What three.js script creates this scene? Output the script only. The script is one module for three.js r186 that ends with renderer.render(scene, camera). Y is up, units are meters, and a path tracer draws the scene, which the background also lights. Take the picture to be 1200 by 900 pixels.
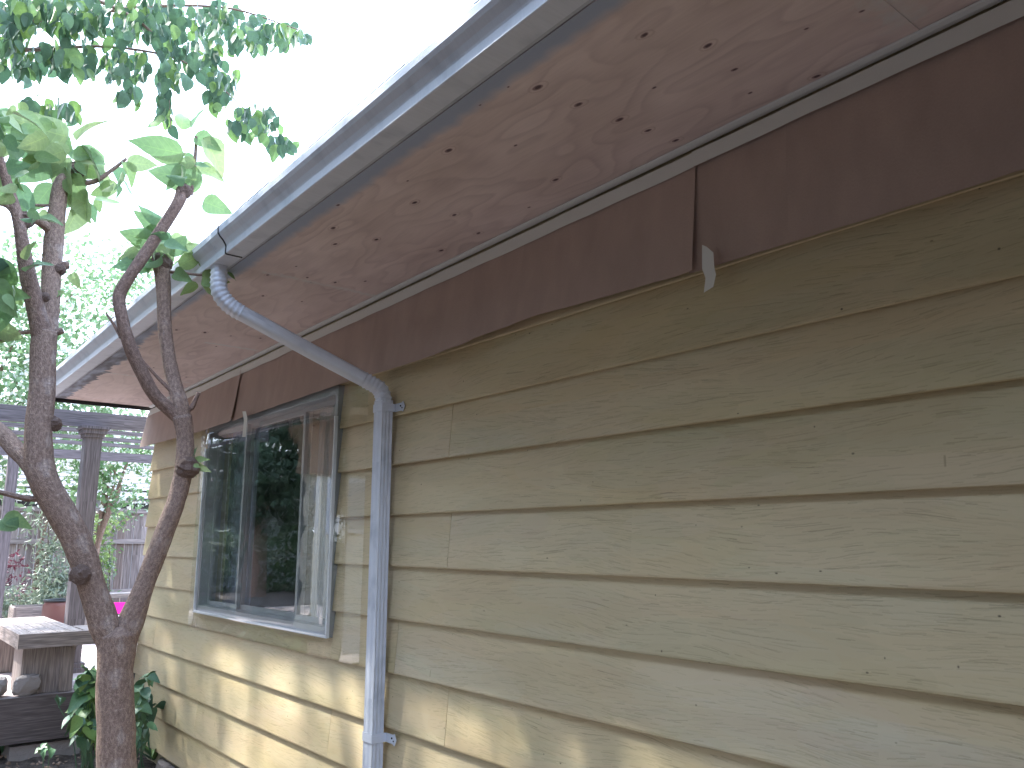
import * as THREE from 'three';
import { mergeGeometries } from 'three/addons/utils/BufferGeometryUtils.js';
import { ImprovedNoise } from 'three/addons/math/ImprovedNoise.js';

// ---------------------------------------------------------------- camera, sky, sun, exposure
const scene = new THREE.Scene();
const F = 950, CX = 600, CY = 450, EYE = 1.65, CAMZ = 1.92;           // focal length in photo pixels, eye height, distance from the wall
const PITCH = Math.atan(185 / F), TURN = Math.atan(790 / Math.hypot(F, 185));
const HEAD = new THREE.Vector3(-Math.cos(TURN), 0, -Math.sin(TURN)), UP = new THREE.Vector3(0, 1, 0);
const FW = HEAD.clone().multiplyScalar(Math.cos(PITCH)).addScaledVector(UP, Math.sin(PITCH));
const RT = new THREE.Vector3().crossVectors(HEAD, UP), CU = new THREE.Vector3().crossVectors(RT, FW);
const CAM = new THREE.Vector3(0, EYE, CAMZ);
const camera = new THREE.PerspectiveCamera(2 * Math.atan(450 / F) * 180 / Math.PI, 4 / 3, 0.05, 600);
camera.position.copy(CAM);
camera.lookAt(CAM.clone().add(FW));

const SUN = new THREE.Vector3(-0.54, 0.766, 0.35).normalize();
{ // hazy bright sky with a broad glow round the sun
  const W = 512, Hh = 256, d = new Float32Array(W * Hh * 4), v = new THREE.Vector3();
  for (let j = 0; j < Hh; j++) for (let i = 0; i < W; i++) {
    const th = ((i + 0.5) / W - 0.5) * 2 * Math.PI, ph = ((j + 0.5) / Hh - 0.5) * Math.PI;
    v.set(Math.cos(th) * Math.cos(ph), Math.sin(ph), Math.sin(th) * Math.cos(ph));
    const t = Math.pow(Math.max(0, v.y), 0.55), g = Math.pow(Math.max(0, v.dot(SUN)), 6) * 0.55;
    const k = (j * W + i) * 4;
    d[k] = (0.78 - 0.42 * t) + g; d[k + 1] = (0.84 - 0.31 * t) + g * 0.97; d[k + 2] = (0.92 - 0.05 * t) + g * 0.92; d[k + 3] = 1;
  }
  const t = new THREE.DataTexture(d, W, Hh, THREE.RGBAFormat, THREE.FloatType);
  t.mapping = THREE.EquirectangularReflectionMapping; t.magFilter = THREE.LinearFilter; t.minFilter = THREE.LinearFilter; t.needsUpdate = true;
  scene.background = t; scene.environment = t;
}
const sun = new THREE.DirectionalLight(new THREE.Color().setRGB(1, 0.965, 0.92), 2.8);
sun.position.copy(SUN).multiplyScalar(40).add(new THREE.Vector3(-6, 0, 2)); sun.target.position.set(-6, 0, 2);
sun.castShadow = true; sun.shadow.radius = 3; sun.shadow.mapSize.set(4096, 4096);
Object.assign(sun.shadow.camera, { left: -26, right: 26, top: 26, bottom: -26, near: 1, far: 90 });
scene.add(sun, sun.target);
const renderer = new THREE.WebGLRenderer({ antialias: true });
renderer.setSize(1024, 768);
renderer.shadowMap.enabled = true;
renderer.toneMapping = THREE.LinearToneMapping;
renderer.toneMappingExposure = 6.2;

// ---------------------------------------------------------------- helpers
const V = (x, y, z) => new THREE.Vector3(x, y, z);
function rngOf(s) { let a = s >>> 0; return () => { a = (a + 0x6d2b79f5) | 0; let t = Math.imul(a ^ (a >>> 15), 1 | a); t = (t + Math.imul(t ^ (t >>> 7), 61 | t)) ^ t; return ((t ^ (t >>> 14)) >>> 0) / 4294967296; }; }
const pn = new ImprovedNoise();
const noise = (x, y = 0, z = 0) => pn.noise(x + 31.7, y + 17.3, z + 5.1);
const fbm = (x, y, z = 0) => noise(x, y, z) * 0.55 + noise(x * 2.1, y * 2.1, z + 9) * 0.28 + noise(x * 4.3, y * 4.3, z + 19) * 0.17;
const lerp = (a, b, t) => a + (b - a) * t, clamp = (x, a = 0, b = 1) => Math.min(b, Math.max(a, x));
// a photo pixel is a direction only; the three functions below meet it with a plane or a horizontal distance
function dir(u, v) { return FW.clone().addScaledVector(RT, (u - CX) / F).addScaledVector(CU, -(v - CY) / F); }
function onZ(u, v, z = 0) { const d = dir(u, v); return CAM.clone().addScaledVector(d, (z - CAMZ) / d.z); }
function onY(u, v, y) { const d = dir(u, v); return CAM.clone().addScaledVector(d, (y - EYE) / d.y); }
function onX(u, v, x) { const d = dir(u, v); return CAM.clone().addScaledVector(d, x / d.x); }
function far(u, v, h) { const d = dir(u, v); return CAM.clone().addScaledVector(d, h / Math.hypot(d.x, d.z)); }

const names = new Map();
function numbered(n) { const k = names.get(n) ?? 0; names.set(n, k + 1); return k ? `${n}_${String(k).padStart(3, '0')}` : n; }
function shade(o) { o.traverse((c) => { if (c.isMesh) { c.castShadow = true; c.receiveShadow = true; } }); return o; }
function part(name, geo, mat, parent) { const m = new THREE.Mesh(Array.isArray(geo) ? mergeGeometries(geo.map(plain)) : geo, mat); m.name = name; m.castShadow = m.receiveShadow = true; parent.add(m); return m; }
function plain(g) { const q = g.index ? g.toNonIndexed() : g; for (const k of Object.keys(q.attributes)) if (!['position', 'normal', 'uv'].includes(k)) q.deleteAttribute(k); return q; }
function thing(name, label, category, group, pos) {
  const o = new THREE.Group(); o.name = numbered(name); o.userData = { label, category };
  if (group) o.userData.group = group;
  if (pos) o.position.copy(pos);
  scene.add(o); return o;
}
function single(name, geo, mat, label, category, group) { const m = part(numbered(name), geo, mat, scene); m.userData = { label, category }; if (group) m.userData.group = group; return m; }
function struct(name, geo, mat) { const m = part(numbered(name), geo, mat, scene); m.userData = { kind: 'structure' }; return m; }

function box(w, h, d, x = 0, y = 0, z = 0, uvScale = 1) {           // uv in metres, grain along the longest side
  const g = new THREE.BoxGeometry(w, h, d); g.translate(x, y, z); return boxUV(g, uvScale, [0, 0], w >= h && w >= d ? 0 : h >= d ? 1 : 2);
}
function boxUV(g, s = 1, o = [0, 0], long = -1) {
  if (g.index) g = g.toNonIndexed();
  const p = g.attributes.position, n = g.attributes.normal, uv = new Float32Array(p.count * 2);
  for (let i = 0; i < p.count; i++) {
    const ax = Math.abs(n.getX(i)), ay = Math.abs(n.getY(i)), az = Math.abs(n.getZ(i));
    let a, b; if (ax >= ay && ax >= az) { a = p.getZ(i); b = p.getY(i); } else if (ay >= az) { a = p.getX(i); b = p.getZ(i); } else { a = p.getX(i); b = p.getY(i); }
    const ua = ax >= ay && ax >= az ? 2 : 0; if (long === ua) { const q = a; a = b; b = q; }
    uv[2 * i] = a * s + o[0]; uv[2 * i + 1] = b * s + o[1];
  }
  g.setAttribute('uv', new THREE.BufferAttribute(uv, 2)); return g;
}
// closed profile of [y, z] points swept along x; lift(x) raises it, so that long eaves can sag
function sweepX(profile, x0, x1, seg = 1, lift = () => 0, uo = [0, 0], us = 1, jitter = 0) {
  const pos = [], uv = [], n = profile.length; let run = [0];
  for (let i = 0; i < n; i++) { const a = profile[i], b = profile[(i + 1) % n]; run.push(run[i] + Math.hypot(b[0] - a[0], b[1] - a[1])); }
  const P = (x, i) => { const q = profile[i % n]; return [x, q[0] + lift(x), q[1]]; };
  for (let s = 0; s < seg; s++) {
    const xa = lerp(x0, x1, s / seg), xb = lerp(x0, x1, (s + 1) / seg);
    for (let i = 0; i < n; i++) {
      const A = P(xa, i), B = P(xb, i), C = P(xb, i + 1), D = P(xa, i + 1), v0 = run[i], v1 = run[i + 1];
      pos.push(...A, ...B, ...C, ...A, ...C, ...D);
      for (const [x, v] of [[xa, v0], [xb, v0], [xb, v1], [xa, v0], [xb, v1], [xa, v1]]) uv.push(x * us + uo[0], v * us + uo[1]);
    }
  }
  const tri = THREE.ShapeUtils.triangulateShape(profile.map(([y, z]) => new THREE.Vector2(z, y)), []);
  for (const [x, flip] of [[x0, 0], [x1, 1]]) for (const t of tri) for (const i of flip ? [t[0], t[2], t[1]] : t) { pos.push(...P(x, i)); uv.push(profile[i][1] * us, profile[i][0] * us); }
  const g = new THREE.BufferGeometry();
  g.setAttribute('position', new THREE.Float32BufferAttribute(pos, 3)); g.setAttribute('uv', new THREE.Float32BufferAttribute(uv, 2));
  g.computeVertexNormals(); return g;
}
function grid(nu, nv, f, uvf) {                                       // a sheet: f(s, t) -> Vector3
  const pos = [], uv = [], idx = [];
  for (let j = 0; j <= nv; j++) for (let i = 0; i <= nu; i++) { const p = f(i / nu, j / nv); pos.push(p.x, p.y, p.z); const q = uvf ? uvf(i / nu, j / nv, p) : [i / nu, j / nv]; uv.push(q[0], q[1]); }
  for (let j = 0; j < nv; j++) for (let i = 0; i < nu; i++) { const a = j * (nu + 1) + i; idx.push(a, a + 1, a + nu + 2, a, a + nu + 2, a + nu + 1); }
  const g = new THREE.BufferGeometry(); g.setAttribute('position', new THREE.Float32BufferAttribute(pos, 3)); g.setAttribute('uv', new THREE.Float32BufferAttribute(uv, 2)); g.setIndex(idx); g.computeVertexNormals(); return g;
}
function limb(pts, radial = 10, rough = 0.06, seed = 0, steps = 6) {  // tapered tube through [Vector3, radius]
  const c = new THREE.CatmullRomCurve3(pts.map((p) => p[0])), n = (pts.length - 1) * steps, pos = [], uv = [], idx = [];
  let N = V(0, 0, 1), len = 0, last = null;
  for (let i = 0; i <= n; i++) {
    const t = i / n, k = t * (pts.length - 1), a = Math.min(pts.length - 2, Math.floor(k)), r = lerp(pts[a][1], pts[a + 1][1], k - a);
    const p = c.getPoint(t), T = c.getTangent(t); if (last) len += p.distanceTo(last); last = p;
    N = N.clone().addScaledVector(T, -N.dot(T)); if (N.lengthSq() < 1e-6) N.set(1, 0, 0).addScaledVector(T, -T.x); N.normalize();
    const B = V(0, 0, 0).crossVectors(T, N);
    for (let j = 0; j <= radial; j++) {
      const an = j / radial * 2 * Math.PI, cs = Math.cos(an), sn = Math.sin(an), rr = r * (1 + rough * 2 * fbm(cs * 1.3 + seed, sn * 1.3, len * 7) + rough * noise(cs * 3, sn * 3 + seed, len * 25));
      pos.push(p.x + (N.x * cs + B.x * sn) * rr, p.y + (N.y * cs + B.y * sn) * rr, p.z + (N.z * cs + B.z * sn) * rr); uv.push(j / radial * 2 * Math.PI * r, len);
    }
  }
  const w = radial + 1;
  for (let i = 0; i < n; i++) for (let j = 0; j < radial; j++) { const a = i * w + j; idx.push(a, a + 1, a + w + 1, a, a + w + 1, a + w); }
  const e = pos.length / 3, l = c.getPoint(1), f0 = c.getPoint(0); pos.push(l.x, l.y, l.z, f0.x, f0.y, f0.z); uv.push(0, len, 0, 0);
  for (let j = 0; j < radial; j++) { idx.push(n * w + j, n * w + j + 1, e); idx.push(j + 1, j, e + 1); }
  const g = new THREE.BufferGeometry(); g.setAttribute('position', new THREE.Float32BufferAttribute(pos, 3)); g.setAttribute('uv', new THREE.Float32BufferAttribute(uv, 2)); g.setIndex(idx); g.computeVertexNormals(); return g;
}

// ---------------------------------------------------------------- textures and materials
function canvas(w, h) { const c = document.createElement('canvas'); c.width = w; c.height = h; return [c, c.getContext('2d')]; }
function tex(c, srgb = true, rx = 1, ry = 1) { const t = new THREE.CanvasTexture(c); t.wrapS = t.wrapT = THREE.RepeatWrapping; if (srgb) t.colorSpace = THREE.SRGBColorSpace; t.repeat.set(rx, ry); return t; }
function data(w, h, f, srgb) {                                       // f(i, j) -> [r, g, b] 0..255
  const d = new Uint8Array(w * h * 4);
  for (let j = 0; j < h; j++) for (let i = 0; i < w; i++) { const c = f(i, j), k = (j * w + i) * 4; d[k] = clamp(c[0], 0, 255); d[k + 1] = clamp(c[1], 0, 255); d[k + 2] = clamp(c[2], 0, 255); d[k + 3] = 255; }
  const t = new THREE.DataTexture(d, w, h); t.wrapS = t.wrapT = THREE.RepeatWrapping; t.magFilter = THREE.LinearFilter; t.minFilter = THREE.LinearFilter; if (srgb) t.colorSpace = THREE.SRGBColorSpace; t.needsUpdate = true; return t;
}
const lin = (r, g, b) => new THREE.Color().setRGB(r, g, b);
const M = {};
const std = (o) => new THREE.MeshStandardMaterial({ side: THREE.DoubleSide, ...o });
const phy = (o) => new THREE.MeshPhysicalMaterial({ side: THREE.DoubleSide, ...o });

const SIDING_M = 3.4;                                                // metres of wall in one turn of the siding texture
{ // painted hardboard with embossed, cracked wood grain
  const r = rngOf(11), W = 2048, H = 1024, [c, x] = canvas(W, H), [b, y] = canvas(W, H);
  x.fillStyle = 'rgb(204,185,148)'; x.fillRect(0, 0, W, H); y.fillStyle = 'rgb(200,200,200)'; y.fillRect(0, 0, W, H);
  for (let i = 0; i < 420; i++) { const px = r() * W, py = r() * H, q = 20 + r() * 120, warm = r(); x.fillStyle = warm > 0.6 ? `rgba(170,150,110,${0.03 + r() * 0.05})` : warm > 0.3 ? `rgba(205,200,182,${0.04 + r() * 0.06})` : `rgba(140,138,110,${0.03 + r() * 0.05})`; for (const dx of [-W, 0, W]) { x.beginPath(); x.ellipse(px + dx, py, q * 2.4, q * 0.5, 0, 0, 7); x.fill(); } }
  const slope = (a, e) => noise(a / 230, e / 75, 3) * 0.28 + noise(a / 60, e / 30, 7) * 0.1;
  for (let i = 0; i < 19000; i++) {
    let px = r() * W, py = r() * H; const den = noise(px / 260, py / 90, 11); if (den + r() * 0.9 < 0.12) { continue; }
    const n = 3 + Math.floor(r() * r() * 17), al = 0.07 + r() * r() * 0.4, lw = 0.38 + r() * 0.4;
    x.strokeStyle = `rgba(78,66,44,${al})`; x.lineWidth = lw; y.strokeStyle = `rgba(60,60,60,${0.35 + al})`; y.lineWidth = lw + 0.4;
    x.beginPath(); y.beginPath(); x.moveTo(px, py); y.moveTo(px, py);
    for (let k = 0; k < n; k++) { px += 5; py += 5 * slope(px, py) + (r() - 0.5) * 1.1; x.lineTo(px, py); y.lineTo(px, py); }
    x.stroke(); y.stroke();
  }
  for (let i = 0; i < 90; i++) { const px = r() * W, py = r() * H; x.fillStyle = `rgba(50,42,30,${0.3 + r() * 0.5})`; x.beginPath(); x.ellipse(px, py, 1 + r() * 1.6, 0.8 + r(), 0, 0, 7); x.fill(); }
  for (let i = 0; i < 3; i++) { const px = r() * W, py = r() * H, l = 6 + r() * 26; x.strokeStyle = `rgba(90,72,46,${0.12 + r() * 0.25})`; x.lineWidth = 1.5 + r() * 2; x.beginPath(); x.moveTo(px, py); x.lineTo(px + (r() - 0.5) * 3, py + l); x.stroke(); }
  const t = tex(c), u = tex(b, false);
  M.siding = [[1, 1, 1], [0.97, 0.97, 0.95], [1.0, 0.985, 0.955], [0.955, 0.96, 0.96]].map((k) => phy({ color: lin(...k), map: t, bumpMap: u, bumpScale: 0.0007, roughness: 0.46 }));
}
const fibre = (base, spread, w, h, sx, sy, seed, gain = 1) => data(w, h, (i, j) => { const n = noise(i / sx, j / sy, seed) * 0.6 + noise(i / sx * 2.3, j / sy * 2.7, seed + 5) * 0.4, s = noise(i / (sx * 0.25), j / (sy * 0.25), seed + 9) * 0.35 * gain; return base.map((c, k) => c + (n + s) * spread[k] * 2); }, true);
const woodT = fibre([150, 142, 140], [34, 33, 33], 256, 512, 5, 160, 2);
const woodB = fibre([140, 140, 140], [60, 60, 60], 256, 512, 4, 140, 8);
const woodAlong = (t, s = 2) => { const q = t.clone(); q.repeat.set(s, s * 0.5); q.needsUpdate = true; return q; };
M.deck = [[1.25, 1.18, 1.18], [1.1, 1.05, 1.05], [1.4, 1.33, 1.32]].map((k) => std({ color: lin(...k), map: woodAlong(woodT), bumpMap: woodAlong(woodB), bumpScale: 0.003, roughness: 0.85 }));
M.fence = [[0.82, 0.75, 0.76], [0.66, 0.6, 0.6], [0.98, 0.92, 0.93], [0.6, 0.5, 0.47]].map((k) => std({ color: lin(...k), map: woodAlong(woodT, 1.3), bumpMap: woodAlong(woodB), bumpScale: 0.004, roughness: 0.9 }));
M.rim = std({ color: lin(0.36, 0.33, 0.33), map: woodAlong(woodT), roughness: 0.8 });
M.bench = std({ color: lin(0.85, 0.79, 0.74), map: woodAlong(woodT), bumpMap: woodAlong(woodB), bumpScale: 0.003, roughness: 0.78 });
M.benchTop = M.bench;
const speck = data(256, 256, (i, j) => { const n = 128 + fbm(i / 20, j / 20, 3) * 150 + (noise(i / 2.1, j / 2.1, 9)) * 60; return [n, n, n]; });
const grime = data(512, 256, (i, j) => { const n = fbm(i / 60, j / 40, 21), s = noise(i / 3, j / 30, 31), k = clamp(n * 2 - 0.1 + s * 0.4); return [208 - 30 * k + 6 * s, 212 - 28 * k + 6 * s, 220 - 26 * k + 6 * s]; }, true);
M.gutter = std({ color: lin(0.95, 0.96, 0.98), map: grime, roughness: 0.38, bumpMap: speck, bumpScale: 0.0004 });
M.spout = M.gutter;
M.fascia = std({ color: lin(0.7, 0.72, 0.75), map: grime, roughness: 0.6 });
M.caulk = std({ color: lin(0.62, 0.62, 0.6), roughness: 0.7 });
M.darkGap = std({ color: lin(0.03, 0.03, 0.035), roughness: 0.9 });
M.seal = std({ color: lin(0.03, 0.03, 0.035), roughness: 0.5 });
const paperN = data(512, 512, (i, j) => { const n = 128 + fbm(i / 70, j / 90, 41) * 120 + noise(i / 2.5, j / 2.5, 4) * 14; return [n, n, n]; });
const paperT = data(512, 512, (i, j) => { const n = fbm(i / 45, j / 120, 51), s = noise(i / 2, j / 2, 6); return [172 + n * 12 + s * 5, 149 + n * 11 + s * 5, 137 + n * 10 + s * 4]; }, true);
M.paper = std({ map: paperT, bumpMap: paperN, bumpScale: 0.004, roughness: 0.7 });
M.tape = std({ color: lin(0.66, 0.65, 0.6), roughness: 0.6, bumpMap: speck, bumpScale: 0.0008 });
M.frame = std({ color: lin(0.72, 0.74, 0.76), roughness: 0.45 });
M.sash = std({ color: lin(0.32, 0.335, 0.34), roughness: 0.4, metalness: 0.2 });
M.glass = phy({ color: lin(1, 1, 1), transmission: 1, thickness: 0, roughness: 0, ior: 1.5 });
M.film = phy({ color: lin(0.97, 0.98, 0.98), transmission: 1, thickness: 0, roughness: 0.02, ior: 1.5 });
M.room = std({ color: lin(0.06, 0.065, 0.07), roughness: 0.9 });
M.curtain = std({ color: lin(0.2, 0.24, 0.3), roughness: 0.95 });
const shingleT = data(256, 256, (i, j) => { const n = noise(i / 1.6, j / 1.6, 3) * 60 + fbm(i / 40, j / 40, 8) * 30; return [120 + n, 118 + n, 120 + n]; }, true);
M.shingle = std({ map: shingleT, roughness: 0.95, bumpMap: speck, bumpScale: 0.003 });
const barkT = data(512, 512, (i, j) => { const a = noise(i / 16, j / 34, 61), b = noise(i / 4, j / 9, 63), c = noise(i / 2.2, j / 2.2, 65), n = fbm(i / 90, j / 140, 67), l = clamp((n - 0.12) * 5); return [146 + a * 32 + b * 34 + c * 22 + l * 20, 123 + a * 30 + b * 32 + c * 22 + l * 24, 110 + a * 26 + b * 26 + c * 20 + l * 26]; }, true);
const barkB = data(512, 512, (i, j) => { const n = 128 + noise(i / 6, j / 15, 71) * 90 + noise(i / 2.5, j / 4, 73) * 60; return [n, n, n]; });
for (const t of [barkT, barkB]) t.repeat.set(3, 3);
M.bark = std({ map: barkT, bumpMap: barkB, bumpScale: 0.006, roughness: 0.9 });
M.barkDark = std({ color: lin(0.82, 0.79, 0.8), map: barkT, bumpMap: barkB, bumpScale: 0.006, roughness: 0.9 });
M.twig = std({ color: lin(0.12, 0.09, 0.07), roughness: 0.9 });
const veinT = (() => { const [c, x] = canvas(256, 128); x.fillStyle = 'rgb(225,225,225)'; x.fillRect(0, 0, 256, 128); const r = rngOf(3); for (let i = 0; i < 400; i++) { x.fillStyle = `rgba(${r() > 0.5 ? '255,255,240' : '190,200,190'},0.10)`; x.beginPath(); x.arc(r() * 256, r() * 128, 3 + r() * 9, 0, 7); x.fill(); } x.strokeStyle = 'rgba(255,255,235,0.85)'; x.lineWidth = 4; x.beginPath(); x.moveTo(0, 64); x.lineTo(256, 64); x.stroke(); x.lineWidth = 1.8; for (let i = 0; i < 7; i++) for (const q of [-1, 1]) { const u = 14 + i * 32; x.beginPath(); x.moveTo(u, 64); x.quadraticCurveTo(u + 20, 64 + q * 34, u + 46, 64 + q * 62); x.stroke(); } return tex(c); })();
const leafMat = (r, g, b, t = 0.42) => phy({ map: veinT, color: lin(r * 1.25, g * 1.25, b * 1.25), transmission: t, thickness: 0, roughness: 0.75, ior: 1.4 });
M.leafYoung = [leafMat(0.27, 0.38, 0.14, 0.5), leafMat(0.21, 0.33, 0.14, 0.5), leafMat(0.32, 0.41, 0.18, 0.5), leafMat(0.16, 0.28, 0.13, 0.5)];
M.leafDark = [leafMat(0.075, 0.15, 0.08, 0.48), leafMat(0.06, 0.125, 0.08, 0.48), leafMat(0.11, 0.2, 0.075, 0.48), leafMat(0.16, 0.27, 0.08, 0.48)];
M.leafPale = [leafMat(0.2, 0.32, 0.16), leafMat(0.28, 0.4, 0.24), leafMat(0.14, 0.26, 0.11)];
M.leafHedge = leafMat(0.068, 0.115, 0.062, 0.35);
M.petal = phy({ color: lin(0.8, 0.8, 0.78), transmission: 0.35, thickness: 0, roughness: 0.9 });
M.leafBlue = [[0.09, 0.19, 0.11], [0.13, 0.26, 0.12], [0.2, 0.34, 0.1]].map((k) => std({ map: veinT, color: lin(...k), roughness: 0.5 }));
M.leafRed = leafMat(0.16, 0.04, 0.07);
M.leafGrey = leafMat(0.2, 0.25, 0.19);
const soilT = data(512, 512, (i, j) => { const n = fbm(i / 30, j / 30, 81) * 60 + noise(i / 3, j / 3, 83) * 34 + noise(i / 1.5, j / 1.5, 85) * 20; return [84 + n * 0.9, 75 + n * 0.85, 69 + n * 0.8]; }, true);
M.soil = std({ map: soilT, bumpMap: speck, bumpScale: 0.02, roughness: 1 });
M.mulch = std({ color: lin(0.16, 0.12, 0.095), roughness: 1 });
M.rock = std({ flatShading: true, color: lin(0.3, 0.265, 0.25), roughness: 0.95, bumpMap: speck, bumpScale: 0.012 });
M.pergola = std({ color: lin(0.42, 0.41, 0.47), map: woodAlong(woodT), roughness: 0.75 });
M.post = M.pergola;
M.potRed = std({ color: lin(0.16, 0.065, 0.055), roughness: 0.35 });
M.pink = std({ color: lin(0.85, 0.02, 0.4), roughness: 0.7 });
M.white = std({ color: lin(0.75, 0.75, 0.75), roughness: 0.5 });
M.black = std({ color: lin(0.015, 0.015, 0.017), roughness: 0.5 });
M.cream = std({ color: lin(0.74, 0.69, 0.54), roughness: 0.6 });
M.brown = std({ color: lin(0.3, 0.21, 0.14), roughness: 0.8 });
M.greyWall = std({ color: lin(0.35, 0.38, 0.4), roughness: 0.8 });

// ---------------------------------------------------------------- ground
const groundY = (x, z) => 0.12 + 0.3 * clamp((-12.5 - x) / 4) ;
{
  const ax = [-260, -120, -60, -30, -22, -17, -15, -13, -11], az = [-200, -80, -30, -12, -4, -1];
  for (let x = -9; x <= 1.01; x += 0.08) ax.push(x); ax.push(4, 12, 40, 120, 260);
  for (let z = -0.4; z <= 3.01; z += 0.08) az.push(z); az.push(4, 6, 9, 16, 40, 120, 260);
  const nu = ax.length - 1, nv = az.length - 1;
  const g = grid(nu, nv, (s, t) => { const x = ax[Math.round(s * nu)], z = az[Math.round(t * nv)], near = x > -9.2 && x < 1.2 && z > -0.6 && z < 3.2 ? 1 : 0; return V(x, groundY(x, z) + near * (fbm(x * 3, z * 3) * 0.035 + noise(x * 11, z * 11) * 0.012), z); }, (s, t, p) => [p.x, p.z]);
  // grid faces point down with this winding; turn them up
  const id = g.index.array; for (let i = 0; i < id.length; i += 3) { const q = id[i + 1]; id[i + 1] = id[i + 2]; id[i + 2] = q; } g.computeVertexNormals();
  struct('ground', g, M.soil);
}

// ---------------------------------------------------------------- the house
const house = thing('house', 'tan lap-sided house with plywood soffit, pale gutter and a slider window', 'house');
const EAVE = (x) => 2.86 + 0.016 * (x + 0.5);
const XL = -6.95, XR = 3.2, WIN = { x0: -5.57, x1: -3.685, y0: 1.2, y1: 2.432 };
{ // walls behind the siding
  const w = [];
  w.push(box(WIN.x0 - XL - 0.02, 3, 0.12, (XL + 0.02 + WIN.x0) / 2, 1.5, -0.062), box(XR - WIN.x1, 3, 0.12, (XR + WIN.x1) / 2, 1.5, -0.062));
  w.push(box(WIN.x1 - WIN.x0, WIN.y0 - 0.0, 0.12, (WIN.x0 + WIN.x1) / 2, WIN.y0 / 2, -0.062), box(WIN.x1 - WIN.x0, 3 - WIN.y1, 0.12, (WIN.x0 + WIN.x1) / 2, (3 + WIN.y1) / 2, -0.062));
  const wall = part('wall', w, std({ color: lin(0.35, 0.31, 0.2), roughness: 0.9 }), house);
  part('gable_wall', box(0.12, 3.0, 7.2, XL + 0.09, 1.5, -3.74), M.cream, house);
  part('gable_wall', box(0.12, 3.0, 7.2, XR - 0.06, 1.5, -3.74), M.cream, house);
  part('back_wall', box(XR - XL - 0.3, 3.0, 0.12, (XL + XR) / 2, 1.5, -7.3), M.cream, house);
  const E = 0.2215, B0 = 0.215, joints = { 0: [-4.9, -1.3], 1: [-5.5, -2.2], 2: [-3.68, 0.3], 3: [-6.5, -2.72], 4: [-3.1], 5: [-1.0 + 1.6], 6: [-2.72], 7: [0.4], 8: [-2.72], 9: [0.2], 10: [-4.3] };
  const r = rngOf(5);
  for (let j = 0; j <= 11; j++) {
    const y0 = B0 + E * j, cuts = [XL, ...(joints[j] ?? []), XR].sort((a, b) => a - b);
    let spans = []; for (let i = 0; i + 1 < cuts.length; i++) spans.push([cuts[i], cuts[i + 1], 0.245]);
    if (j >= 5 && j <= 9) spans = spans.flatMap(([a, b, h]) => { const o = []; if (a < WIN.x0) o.push([a, Math.min(b, WIN.x0), h]); if (b > WIN.x1) o.push([Math.max(a, WIN.x1), b, h]); return o; });
    if (j === 4) spans = spans.flatMap(([a, b, h]) => { const o = []; if (a < WIN.x0) o.push([a, Math.min(b, WIN.x0), h]); if (a < WIN.x1 && b > WIN.x0) o.push([Math.max(a, WIN.x0), Math.min(b, WIN.x1), WIN.y0 - y0 - 0.004]); if (b > WIN.x1) o.push([Math.max(a, WIN.x1), b, h]); return o; });
    for (const [a, b, h] of spans) {
      const zt = (y) => 0.0328 - 0.0211 * y / 0.245, dz = r() * 0.0008;
      const prof = [[0.013, 0.0138 + dz], [0, 0.028 + dz], [0.003, 0.032 + dz], [0.009, 0.0327 + dz], [h, zt(h)], [h, zt(h) - 0.009]];
      const seg = Math.max(1, Math.round((b - a) / 0.35)), ph = r() * 20;
      const g = sweepX(prof.map(([y, z]) => [y0 + y, z]), a + (a > XL + 0.01 ? 0.0011 : r() * 0.012), b - 0.0011, seg, (x) => noise(x * 0.8 + ph, j) * 0.0012, [r(), r()], 1 / SIDING_M);
      const uv = g.attributes.uv; for (let i = 0; i < uv.count; i++) uv.setY(i, uv.getY(i) * 2);
      part('siding_board', g, M.siding[Math.floor(r() * 4)], wall);
    }
  }
  // soil skirt below the boards
  part('foundation', box(XR - XL - 0.1, 0.5, 0.1, (XL + XR) / 2, 0.0, -0.055), std({ color: lin(0.1, 0.09, 0.085), roughness: 1 }), house);
}
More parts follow.
